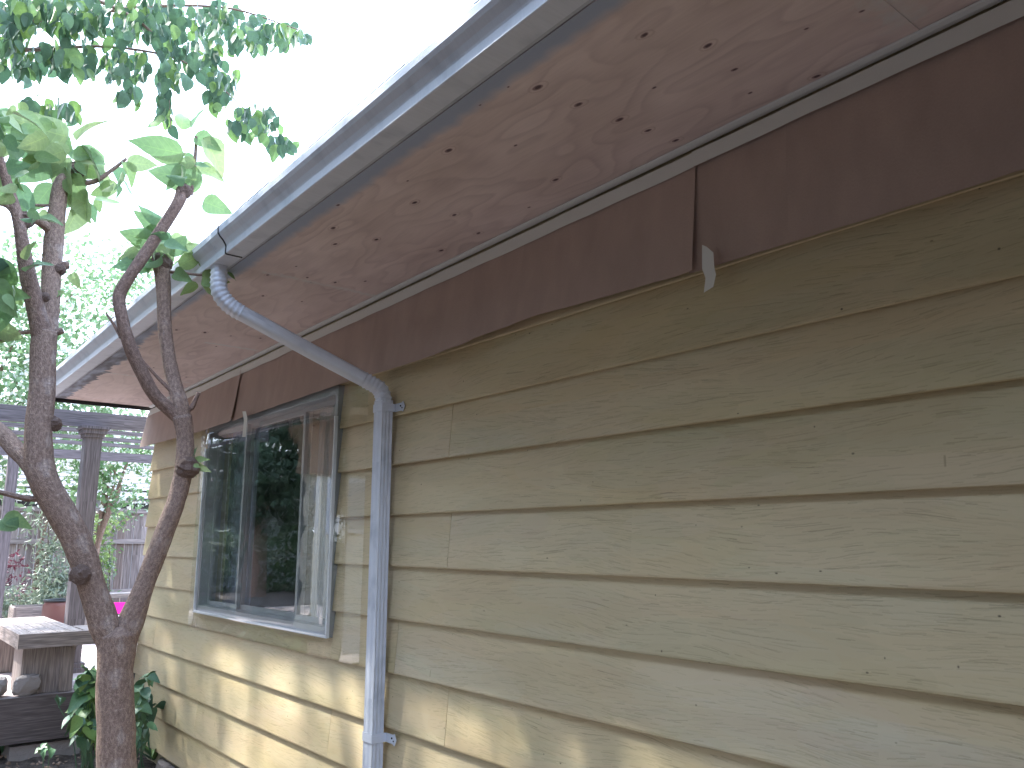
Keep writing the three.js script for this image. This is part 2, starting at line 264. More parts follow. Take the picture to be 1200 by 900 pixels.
{ // window: frame in the wall, sliding sashes, panes
  const w = part('window', [box(WIN.x1 - WIN.x0, 0.045, 0.11, (WIN.x0 + WIN.x1) / 2, WIN.y0 + 0.0225, -0.008), box(WIN.x1 - WIN.x0, 0.045, 0.11, (WIN.x0 + WIN.x1) / 2, WIN.y1 - 0.0225, -0.008),
    box(0.032, WIN.y1 - WIN.y0 - 0.09, 0.11, WIN.x0 + 0.016, (WIN.y0 + WIN.y1) / 2, -0.008), box(0.032, WIN.y1 - WIN.y0 - 0.09, 0.11, WIN.x1 - 0.016, (WIN.y0 + WIN.y1) / 2, -0.008)], M.sash, house);
  part('window_trim', [box(WIN.x1 - WIN.x0 + 0.02, 0.012, 0.016, (WIN.x0 + WIN.x1) / 2, WIN.y0 + 0.004, 0.056), box(0.012, 1.06, 0.016, WIN.x1 + 0.004, WIN.y0 + 0.541, 0.056), box(0.012, 1.06, 0.016, WIN.x0 - 0.004, WIN.y0 + 0.541, 0.056)], M.frame, w);
  const bars = [WIN.x0 + 0.032, -5.02, -4.2, WIN.x1 - 0.032], yb = WIN.y0 + 0.046, yt = WIN.y1 - 0.046;
  bars.slice(0, 3).forEach((a, i) => {
    const b = bars[i + 1], z = i === 1 ? -0.045 : -0.02, s = 0.026, o = i === 1 ? 0.012 : 0;
    const A = a - (i === 1 ? 0.02 : 0) + 0.001, Bx = b + (i === 1 ? 0.02 : 0) - 0.001;
    const g = [box(Bx - A, s, 0.022, (A + Bx) / 2, yb + s / 2, z), box(Bx - A, s, 0.022, (A + Bx) / 2, yt - s / 2, z), box(s, yt - yb - 2 * s, 0.022, A + s / 2, (yb + yt) / 2, z), box(s, yt - yb - 2 * s, 0.022, Bx - s / 2, (yb + yt) / 2, z)];
    part('sash', g, M.sash, w);
    part('pane', box(Bx - A - 2 * s, yt - yb - 2 * s, 0.001, (A + Bx) / 2, (yb + yt) / 2, z), M.glass, w);
  });
  // the dim room behind
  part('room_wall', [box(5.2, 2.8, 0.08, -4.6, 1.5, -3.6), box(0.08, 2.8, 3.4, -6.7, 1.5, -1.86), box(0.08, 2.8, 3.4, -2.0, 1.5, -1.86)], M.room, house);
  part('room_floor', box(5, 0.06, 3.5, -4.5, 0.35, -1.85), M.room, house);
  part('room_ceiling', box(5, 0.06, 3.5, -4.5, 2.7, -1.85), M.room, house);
  part('curtain', grid(60, 4, (s, t) => V(lerp(-5.66, -5.2, s), lerp(1.1, 2.5, t), -0.16 + Math.sin(s * 60) * 0.022)), M.curtain, house);
  part('curtain', grid(50, 4, (s, t) => V(lerp(-4.28, -4.1, s), lerp(1.1, 2.5, t), -0.16 + Math.sin(s * 30) * 0.02)), M.curtain, house);
}
const SOF = { z0: 0.012, z1: 0.742 };
{ // plywood soffit: four panels with rotary grain, knots, putty at the joints, paint along the gutter edge
  const cuts = [-7.1, -5.9, -3.33, -0.735, 1.72, 3.3], back = part('soffit', sweepX([[0.016, 0.0], [0.016, 0.78], [0.03, 0.78], [0.03, 0.0]], -7.1, 3.3, 8, EAVE), M.brown, house);
  const marks = [];
  const add = (ox, oy, s, list, size = 1) => list.forEach(([a, b, k]) => { const p = onY(ox + a / s, oy + b / s, EAVE(-2)); const q = onY(ox + a / s, oy + b / s, EAVE(p.x)); marks.push([q.x, q.z, (k ?? 1) * size]); });
  add(400, 0, 3, [[690, 308, 1.4], [833, 368, 1.2], [978, 421, 1.2], [1078, 459], [1175, 494], [753, 633, 1.1], [377, 530, 1.3], [258, 713], [397, 757], [123, 843], [352, 881], [482, 821], [1065, 123], [660, 730, 0.6], [612, 512, 0.6], [1100, 308, 0.6], [587, 306, 0.4], [488, 370, 0.4], [233, 637, 0.5]]);
  add(800, 0, 3, [[88, 160, 1.1], [182, 244, 0.8], [470, 268, 1], [237, 326, 0.6], [435, 100, 0.5], [630, 38, 0.6]]);
  add(230, 220, 3.46, [[555, 165, 1.2], [563, 230, 1.1], [730, 212], [885, 62, 1.1], [993, 256, 1.2], [575, 72, 0.8], [290, 355], [450, 365, 0.8], [468, 385, 1], [563, 385], [685, 380, 0.8], [270, 440], [428, 463, 0.7], [405, 320, 0.6], [35, 590, 1.2], [140, 603, 0.8], [260, 612]]);
  add(0, 250, 3, [[620, 412, 1.2], [720, 420, 1.2], [655, 578, 1], [540, 545, 0.8], [480, 470, 0.8], [850, 330, 0.7], [760, 470, 0.8]]);
  for (let i = 0; i + 1 < cuts.length; i++) {
    const a = cuts[i], b = cuts[i + 1], L = b - a, W = Math.min(1400, Math.round(L * 480)), H = 360, [c, x] = canvas(W, H), r = rngOf(100 + i), id = x.createImageData(W, H), dp = id.data;
    const X = (wx) => (wx - a) / L * W, Z = (wz) => (SOF.z1 - wz) / (SOF.z1 - SOF.z0) * H;
    for (let q = 0; q < H; q++) for (let p = 0; p < W; p++) {
      const wx = a + p / W * L, wz = SOF.z1 - q / H * (SOF.z1 - SOF.z0);
      const f = fbm(wx * 1.2 + i * 7, wz * 3.2, i), g = f * 5.4 + wz * 4.5 + noise(wx * 3, wz * 9, 4) * 0.35, s = g - Math.floor(g), ring = Math.pow(s, 2.6) * 0.85 * clamp((1 - s) * 7) * (0.65 + 0.7 * noise(wx * 2, wz * 5, 33 + i));
      const fine = noise(wx * 14, wz * 160, 6) * 6, blot = fbm(wx * 2.3, wz * 4, 14 + i) * 26;
      let R = 211 - ring * 30 + fine + blot * 0.8, G = 193 - ring * 32 + fine + blot * 0.85, B = 186 - ring * 28 + fine + blot * 0.9;
      const ed = SOF.z1 - wz, farK = clamp((-4.2 - wx) / 1.2), raged = 0.062 + noise(wx * 2.2, 3) * 0.014 + noise(wx * 22, wz * 10, 8) * 0.012 * (1 + 2 * farK) + 0.03 * farK * (0.6 + noise(wx * 6, 9)) - 0.045 * clamp((wx + 3.3) / -0.4) * (1 - farK) * 0.6;
      const m = clamp((raged + 0.008 - ed) / (0.014 + 0.022 * (1 - farK)));
      const mold = farK * clamp(0.62 + fbm(wx * 5, wz * 14, 77) * 1.5), pr = lerp(150, 86, mold), pg = lerp(164, 88, mold), pb = lerp(186, 96, mold);
      R = lerp(R, pr, m * 0.85); G = lerp(G, pg, m * 0.85); B = lerp(B, pb, m * 0.85);
      const k = (q * W + p) * 4; dp[k] = clamp(R, 0, 255); dp[k + 1] = clamp(G, 0, 255); dp[k + 2] = clamp(B, 0, 255); dp[k + 3] = 255;
    }
    x.putImageData(id, 0, 0);
    for (const [mx, mz, k] of marks) if (mx > a && mx < b) {                    // knots and filled nail heads
      const px = X(mx), pz = Z(mz), w = 6 * k * W / L / 480, h = 3.2 * k * H / 0.73 / 480;
      if (k > 0.9) { x.strokeStyle = 'rgba(130,98,84,0.16)'; x.lineWidth = 2.4; for (const e of [1.9]) { x.beginPath(); x.ellipse(px + r() * 2, pz, w * e, h * e, (r() - 0.5) * 0.5, 0, 7); x.stroke(); } }
      x.fillStyle = 'rgba(100,72,72,0.6)'; x.beginPath(); x.ellipse(px, pz, w, h, (r() - 0.5) * 0.4, 0, 7); x.fill();
      x.fillStyle = 'rgba(54,40,48,0.65)'; x.beginPath(); x.ellipse(px + w * 0.1, pz, w * 0.62, h * 0.62, 0, 0, 7); x.fill();
    }
    for (const [jx, z0, z1, wd] of [[-0.735, 0.1, 0.6, 0.04], [-3.33, 0.04, 0.62, 0.012], [-5.9, 0.1, 0.68, 0.012], [-4.7, 0.08, 0.4, 0.006]]) if (Math.abs(jx - a) < 0.01 || Math.abs(jx - b) < 0.01 || (jx > a && jx < b)) for (let k = 0; k < (wd > 0.03 ? 520 : 420); k++) { // smeared putty
      const t = r(), px = X(jx + (r() + r() + r() - 1.5) * wd * 1.5 + noise(t * 5, 3) * wd * 0.7), pz = Z(lerp(z0, z1, t)); x.fillStyle = `rgba(206,204,200,${0.05 + r() * 0.15})`; x.beginPath(); x.ellipse(px, pz, 2 + wd * 160 * r(), 3 + r() * 9, r() * 2, 0, 7); x.fill();
    }
    const g = sweepX([[0, SOF.z0], [0, SOF.z1], [0.012, SOF.z1], [0.012, SOF.z0]], a + 0.0004, b - 0.0004, 6, (q) => EAVE(q) + noise(q * 0.7, i) * 0.003);
    const P = g.attributes.position, uv = g.attributes.uv; for (let q = 0; q < P.count; q++) uv.setXY(q, (P.getX(q) - a) / L, (P.getZ(q) - SOF.z0) / (SOF.z1 - SOF.z0));
    part('plywood_panel', g, std({ map: tex(c), roughness: 0.8 }), back);
  }
}
{ // bed moulding, fascia, gutter, roof
  part('wall_bead', sweepX([[-0.0005, 0.034], [-0.0005, 0.06], [-0.006, 0.058], [-0.011, 0.046], [-0.012, 0.034]], XL - 0.1, XR, 12, (x) => EAVE(x) - 0.001), M.caulk, house);
  part('end_board', box(0.024, 0.058, 0.86, -7.113, EAVE(-7.1) + 0.003, 0.4), M.darkGap, house);
  part('fascia', sweepX([[0.002, 0.744], [0.002, 0.7595], [0.125, 0.7595], [0.125, 0.744]], -7.1, XR, 10, EAVE), M.fascia, house);
  const outer = [[0.1, 0.7615], [-0.006, 0.7615], [-0.006, 0.826], [-0.003, 0.8305], [0.026, 0.8305], [0.032, 0.8325], [0.048, 0.842], [0.064, 0.858], [0.076, 0.8655], [0.1, 0.8665], [0.104, 0.865], [0.104, 0.852], [0.0985, 0.852]];
  const inner = [[0.0985, 0.8625], [0.078, 0.862], [0.067, 0.855], [0.05, 0.839], [0.034, 0.829], [0.027, 0.8275], [0.0, 0.8265], [-0.003, 0.824], [-0.003, 0.7645], [0.1, 0.7645]];
  const gutter = part('gutter', sweepX([...outer, ...inner], -3.19, XR, 10, EAVE), M.gutter, house);
  const gutter2 = part('gutter', sweepX([...outer, ...inner], -7.5, -3.196, 10, EAVE), M.gutter, house);
  part('end_cap', sweepX([[0.1, 0.7615], [-0.006, 0.7615], [-0.006, 0.828], [0.026, 0.8305], [0.048, 0.842], [0.076, 0.8655], [0.1, 0.8665]], -7.503, -7.5005, 1, EAVE), M.gutter, gutter2);
  const seam = outer.slice(1, 11).map(([y, z]) => [y, z]), s2 = []; // joint sealant where the two lengths meet
  { const pts = seam.map(([y, z]) => V(-3.193, y + EAVE(-3.19), z)); s2.push(new THREE.TubeGeometry(new THREE.CatmullRomCurve3(pts, false, 'catmullrom', 0.05), 60, 0.0042, 6)); }
  part('seam_sealant', s2, M.seal, gutter);
  part('joint_sleeve', sweepX(outer.slice(1, 11).map(([y, z]) => [y + (y < 0 ? -0.0012 : 0), z + 0.0014]).concat([[0.097, 0.866], [0.076, 0.865], [0.03, 0.8315], [-0.0045, 0.8305], [-0.0062, 0.765]]), -3.3, -3.2, 1, EAVE), M.gutter, gutter2);
  const roof = part('roof', [sweepX([[0.118, 0.79], [0.132, 0.79], [0.132 + 1.6, -4], [0.118 + 1.6, -4]], -7.15, XR + 0.1, 8, EAVE), sweepX([[1.718, -4], [1.732, -4], [0.132, -8.4], [0.118, -8.4]], -7.15, XR + 0.1, 8, EAVE)], M.brown, house);
  const r = rngOf(9);
  for (let k = 0, x = -7.16; x < 3.2; k++) { // first course of shingles over the gutter
    const w = 0.3 + r() * 0.03, d = r() * 0.006, lift = r() * 0.003;
    part('shingle', sweepX([[0.128, 0.838 + d], [0.1345 + lift, 0.84 + d], [0.1345 + 0.14, 0.42], [0.1335 + 0.129, 0.42]], x, x + w - 0.004, 1, EAVE), M.shingle, roof); x += w;
  }
  part('shingle_field', sweepX([[0.1325 + 0.09, 0.52], [0.148 + 0.09, 0.52], [0.146 + 1.602, -4], [0.1325 + 1.602, -4]], -7.16, XR + 0.1, 8, EAVE), M.shingle, roof);
  // gable end fill under the roof
  const tri = new THREE.BufferGeometry(); tri.setAttribute('position', new THREE.Float32BufferAttribute([XL + 0.05, 2.7, 0, XL + 0.05, 4.4, -4, XL + 0.05, 2.7, -7.3, XR, 2.7, 0, XR, 4.5, -4, XR, 2.7, -7.3], 3)); tri.setAttribute('uv', new THREE.Float32BufferAttribute([0, 0, 1, 0, 1, 1, 0, 0, 1, 0, 1, 1], 2)); tri.computeVertexNormals();
  part('gable_wall', tri, M.cream, house);
}
{ // downspout: outlet, upper elbow, slanting pipe, corrugated lower elbow, straight pipe, straps
  const xs = -3.185, sp = part('downspout', (() => { // straight pipe with ribbed sides
    const s = new THREE.Shape(), w = 0.037, d = 0.027, q = [];
    const side = (x0, y0, x1, y1, nx, ny, n) => { for (let i = 0; i < n * 4; i++) { const t = i / (n * 4), b = i % 4 === 1 || i % 4 === 2 ? -0.0024 : 0; q.push(new THREE.Vector2(lerp(x0, x1, t) + nx * b, lerp(y0, y1, t) + ny * b)); } };
    side(-w, -d, w, -d, 0, -1, 2); side(w, -d, w, d, 1, 0, 3); side(w, d, -w, d, 0, 1, 1); side(-w, d, -w, -d, -1, 0, 3);
    s.setFromPoints(q); const g = new THREE.ExtrudeGeometry(s, { depth: 2.18, bevelEnabled: false }); g.rotateX(-Math.PI / 2); g.translate(xs, 0.1, 0.074); return boxUV(g, 1);
  })(), M.spout, house);
  const path = new THREE.CatmullRomCurve3([V(xs, 2.25, 0.074), V(xs, 2.295, 0.077), V(xs - 0.004, 2.335, 0.098), V(xs - 0.016, 2.362, 0.15), V(xs - 0.085, 2.475, 0.39), V(xs - 0.15, 2.59, 0.63), V(xs - 0.172, 2.63, 0.715), V(xs - 0.182, 2.665, 0.76), V(xs - 0.186, 2.715, 0.788), V(xs - 0.186, 2.83, 0.793)], false, 'catmullrom', 0.4);
  const tube = (t0, t1, n, ridge, grow = 0) => {
    const pos = [], uv = [], idx = [], K = 20; let len = 0, last = null;
    for (let i = 0; i <= n; i++) {
      const t = lerp(t0, t1, i / n), p = path.getPointAt(t), T = path.getTangentAt(t), R = V(1, 0, 0), B = V(0, 0, 0).crossVectors(T, R).normalize(); R.crossVectors(B, T).normalize(); if (last) len += p.distanceTo(last); last = p;
      const k = 1 + grow + (ridge ? (i % 3 === 0 ? 0.07 : -0.06) : 0);
      for (let j = 0; j <= K; j++) { const a = j / K * 2 * Math.PI, e = 5, ca = Math.cos(a), sa = Math.sin(a), m = Math.pow(Math.pow(Math.abs(ca), e) + Math.pow(Math.abs(sa), e), -1 / e); const cx = ca * m * 0.037 * k, cy = sa * m * 0.027 * k; const w = p.clone().addScaledVector(R, cx).addScaledVector(B, cy); pos.push(w.x, w.y, w.z); uv.push(j / K * 0.2, len); }
    }
    for (let i = 0; i < n; i++) for (let j = 0; j < K; j++) { const a = i * (K + 1) + j; idx.push(a, a + K + 1, a + K + 2, a, a + K + 2, a + 1); }
    const g = new THREE.BufferGeometry(); g.setAttribute('position', new THREE.Float32BufferAttribute(pos, 3)); g.setAttribute('uv', new THREE.Float32BufferAttribute(uv, 2)); g.setIndex(idx); g.computeVertexNormals(); return g;
  };
  part('lower_elbow', tube(0.0, 0.17, 27, true, 0.05), M.spout, sp);
  part('slanting_pipe', tube(0.16, 0.8, 14, false), M.spout, sp);
  part('upper_elbow', tube(0.75, 1.0, 36, true, 0.05), M.spout, sp);
  for (const y of [2.245, 0.845]) { // straps
    const g = [box(0.0785, 0.036, 0.0022, xs, y, 0.1035), box(0.0022, 0.036, 0.066, xs + 0.0395, y, 0.0705), box(0.0022, 0.036, 0.066, xs - 0.0395, y, 0.0705)];
    const s = new THREE.Shape([[0, -0.018], [0.055, -0.018], [0.068, -0.024], [0.082, 0], [0.068, 0.024], [0.055, 0.018], [0, 0.018]].map(([a, b]) => new THREE.Vector2(a, b)));
    const e = new THREE.ExtrudeGeometry(s, { depth: 0.002, bevelEnabled: false }); e.translate(xs + 0.041, y, 0.036); const f = e.clone(); f.scale(-1, 1, 1); f.translate(2 * xs, 0, 0);
    const st = part('strap', [...g, boxUV(e), boxUV(f)], M.spout, sp);
    part('screw', [new THREE.SphereGeometry(0.004, 8, 6).translate(xs + 0.041 + 0.05, y + 0.004, 0.039), new THREE.SphereGeometry(0.003, 8, 6).translate(xs + 0.041 + 0.062, y - 0.006, 0.039)], M.seal, st);
  }
}

// ---------------------------------------------------------------- masking paper, tape and film on the house
{
  const low = [[-60, 560], [175, 524], [200, 517], [247, 505], [330, 477], [400, 453], [450, 438], [517, 420], [556, 407], [566, 401], [600, 388], [637, 372], [766, 337], [823, 321], [1000, 267], [1200, 205]].map(([u, v]) => onZ(u, v, 0.04)).map((p) => [p.x, p.y]);
  const bottom = (x) => { if (x >= low[low.length - 1][0]) return low[low.length - 1][1]; for (let i = 0; i + 1 < low.length; i++) if (x <= low[i + 1][0]) { const t = clamp((x - low[i][0]) / (low[i + 1][0] - low[i][0])); return lerp(low[i][1], low[i + 1][1], t); } return 2.43; };
  const top = (x) => EAVE(x) - 0.05;
  const sheet = (a, b, zz, seed, lift) => { const n = Math.round((b - a) / 0.03); return grid(n, 10, (s, t) => { const x = lerp(a, b, s), yb = bottom(x) + noise(x * 9, seed) * 0.003, h = t, bulge = (1 - h) * (0.022 + 0.014 * (0.5 + fbm(x * 1.4, seed)) + 0.03 * Math.exp(-Math.pow((x + 2.6) / 0.35, 2))); return V(x, lerp(yb, top(x), h), 0.040 + zz * (1 - h * 0.7) + bulge + fbm(x * 3, h * 1.5, seed) * 0.006 + (lift ? lift[1] * (1 - 0.5 * h) * Math.exp(-Math.abs(x - lift[0]) / 0.035) : 0)); }, (s, t, p) => [p.x * 0.9, p.y * 0.9]); };
  const cap = 'brown masking paper sheets under the eave';
  single('masking_paper', sheet(-7.1, -5.03, 0.014, 1, [-5.03, 0.01]), M.paper, 'short brown masking paper sheet between house corner and window top seam', 'masking paper', cap);
  single('masking_paper', sheet(-5.06, -1.415, 0.007, 2, [-1.415, 0.008]), M.paper, 'brown masking paper sheet behind slanting downspout with a curling lower edge', 'masking paper', cap);
  single('masking_paper', sheet(-1.44, 1.6, 0, 3), M.paper, 'smooth dark brown masking paper sheet past the vertical seam with torn tape', 'masking paper', cap);
  const strip = (a, b, zz, seed) => grid(Math.round((b - a) / 0.05), 3, (s, t) => { const x = lerp(a, b, s); return V(x, lerp(EAVE(x) - 0.083 + noise(x * 5, seed) * 0.004, EAVE(x) - 0.032 + noise(x * 4, seed + 4) * 0.003, t), 0.0465 + zz + 0.004 * (1 - t) + fbm(x * 3, 0.9, seed) * 0.004); }, (s, t, p) => [p.x, p.y]);
  const tg = 'masking tape runs along the paper top';
  single('masking_tape', strip(-7.05, -5.05, 0.002, 1), M.tape, 'pale masking tape run above the paper at the house corner', 'masking tape', tg);
  single('masking_tape', strip(-5.045, -1.42, 0.001, 2), M.tape, 'pale masking tape run above the paper crossed by the downspout', 'masking tape', tg);
  single('masking_tape', strip(-1.425, 1.6, 0.004, 3), M.tape, 'pale masking tape run above the paper past the torn seam', 'masking tape', tg);
  const patch = (pts, z0, w) => { const s = new THREE.Shape(pts.map(([u, v]) => { const p = onZ(u, v, z0); return new THREE.Vector2(p.x, p.y); })); const g = new THREE.ExtrudeGeometry(s, { depth: 0.0008, bevelEnabled: false, steps: 1 }); g.translate(0, 0, z0); return boxUV(g); };
  single('tape_patch', patch([[823, 287], [828, 289], [836, 296], [837, 312], [839, 322], [836, 336], [825, 343], [827, 326], [823, 315]], 0.102), M.tape, 'torn pale tape piece at the lower end of the paper seam', 'tape');
  single('tape_patch', patch([[284, 482], [288, 482], [290, 490], [288, 512], [284, 512], [286, 492]], 0.1), M.tape, 'narrow pale tape tab hanging over the window from the paper seam', 'tape');
  single('plastic_film', (() => { // clear sheet taped over the window, pulled over the frame edge and stuck to the boards
    const x0 = -5.75, x1 = -3.4, y0 = 1.1, y1 = 2.445;
    return grid(96, 60, (s, t) => {
      const x = lerp(x0, x1, s), y = lerp(y0, y1, t), ex = Math.max(WIN.x0 - x, x - WIN.x1, 0), ey = Math.max(WIN.y0 - y, 0), e = Math.hypot(ex, ey);
      const inside = lerp(0.069, 0.052, clamp((y - 2.28) / 0.1)), z = lerp(inside, 0.0345, clamp(e / 0.11));
      const inx = Math.min(x - WIN.x0, WIN.x1 - x), iny = y - WIN.y0, k = clamp(Math.min(inx, iny) / 0.1);
      return V(x + noise(y * 4, s) * 0.004, y + noise(x * 3, t) * 0.006, z - k * 0.004 + fbm(x * 1.6 + y * 1.6, (x - y) * 4, 3) * 0.0006 * k + noise(x * 9 + y * 14, x * 3, 8) * 0.00018);
    });
  })(), M.film, 'clear plastic film taped over the slider window', 'plastic film');
}

// ---------------------------------------------------------------- leaves
function leafGeo(l, w, fold, curl, peak = 0.36, tip = 1.5) {          // base at the origin, growing along +x, upper face +y; widest at peak, drawn out to a point
  const ts = [0, 0.04, 0.12, 0.24, 0.38, 0.54, 0.7, 0.84, 0.93, 1], pos = [], uv = [], idx = [], n = ts.length - 1;
  ts.forEach((t, i) => {
    const q = t < peak ? Math.sqrt(Math.max(0, 1 - Math.pow(1 - t / peak, 2.2))) : Math.pow(Math.cos((t - peak) / (1 - peak) * Math.PI / 2), tip > 1 ? 1 : tip) * (tip > 1 ? 1 - 0.25 * Math.sin((t - peak) / (1 - peak) * Math.PI) * (tip - 1) : 1);
    const hw = w * 0.5 * q, yy = -curl * t * t * l, wav = Math.sin(i * 1.7 + w * 20) * 0.035 * w;
    pos.push(t * l, yy + fold * hw + wav, -hw, t * l, yy, 0, t * l, yy + fold * hw - wav, hw); uv.push(t, 0, t, 0.5, t, 1);
  });
  for (let i = 0; i < n; i++) for (let j = 0; j < 2; j++) { const a = i * 3 + j; idx.push(a, a + 1, a + 4, a, a + 4, a + 3); }
  const g = new THREE.BufferGeometry(); g.setAttribute('position', new THREE.Float32BufferAttribute(pos, 3)); g.setAttribute('uv', new THREE.Float32BufferAttribute(uv, 2)); g.setIndex(idx); g.computeVertexNormals(); return g;
}
const roundLeaves = [leafGeo(1, 0.7, 0.2, 0.25, 0.42, 0.9), leafGeo(1, 0.62, 0.3, 0.1, 0.4, 1.1), leafGeo(1, 0.74, 0.12, 0.35, 0.44, 0.85), leafGeo(1, 0.6, 0.45, 0.2, 0.4, 1)];
const bigLeaves = [leafGeo(1, 0.62, 0.25, 0.2), leafGeo(1, 0.7, 0.4, 0.4), leafGeo(1, 0.55, 0.15, -0.15), leafGeo(1, 0.66, 0.6, 0.25)];
const Q = new THREE.Quaternion(), AX = V(0, 0, 0);
function orient(o, d, roll) { // x axis along d, then rolled about it
  const x = d.clone().normalize(), y = Math.abs(x.y) > 0.98 ? V(1, 0, 0) : V(0, 1, 0); y.addScaledVector(x, -x.dot(y)).normalize(); const z = V(0, 0, 0).crossVectors(x, y);
  o.quaternion.setFromRotationMatrix(new THREE.Matrix4().makeBasis(x, y, z)).multiply(Q.setFromAxisAngle(AX.set(1, 0, 0), roll)); return o;
}
function addLeaf(parent, p, size, d, roll, mats, r, geos = bigLeaves) {
  const m = new THREE.Mesh(geos[Math.floor(r() * geos.length)], mats[Math.floor(r() * mats.length)]); m.name = 'leaf'; m.position.copy(p); m.scale.set(size, size, size * (0.85 + r() * 0.3)); orient(m, d, roll); m.castShadow = m.receiveShadow = true; parent.add(m); return m;
}
const rv = (r) => V(r() * 2 - 1, r() * 2 - 1, r() * 2 - 1).normalize();
// many small leaves joined into one crown: blobs are [centre, rx, ry, rz, count, size]
function foliage(blobs, seed, shellBias = 0.5, droop = 0.3, wide = 0.6) {
  const r = rngOf(seed), pos = [], idx = [], uv = [];
  for (const [c, rx, ry, rz, n, s] of blobs) for (let i = 0; i < n; i++) {
    const d = rv(r), k = Math.pow(r(), shellBias), p = V(c.x + d.x * rx * k, c.y + d.y * ry * k, c.z + d.z * rz * k);
    if (fbm(p.x * 1.6, p.y * 1.6, p.z * 1.6 + seed) < -0.12) continue;
    const a = rv(r); a.y -= droop; a.normalize(); const b = V(0, 0, 0).crossVectors(a, rv(r)).normalize(), l = s * (0.6 + r() * 0.8), w = l * wide * 0.5, q = pos.length / 3, m = p.clone().addScaledVector(a, l * 0.45), e = p.clone().addScaledVector(a, l), nrm = V(0, 0, 0).crossVectors(a, b), f = w * 0.4;
    pos.push(p.x, p.y, p.z, m.x + b.x * w + nrm.x * f, m.y + b.y * w + nrm.y * f, m.z + b.z * w + nrm.z * f, e.x, e.y, e.z, m.x - b.x * w + nrm.x * f, m.y - b.y * w + nrm.y * f, m.z - b.z * w + nrm.z * f);
    uv.push(0, 0.5, 0.5, 0, 1, 0.5, 0.5, 1); idx.push(q, q + 1, q + 2, q, q + 2, q + 3);
  }
  const g = new THREE.BufferGeometry(); g.setAttribute('position', new THREE.Float32BufferAttribute(pos, 3)); g.setAttribute('uv', new THREE.Float32BufferAttribute(uv, 2)); g.setIndex(idx); g.computeVertexNormals(); return g;
}

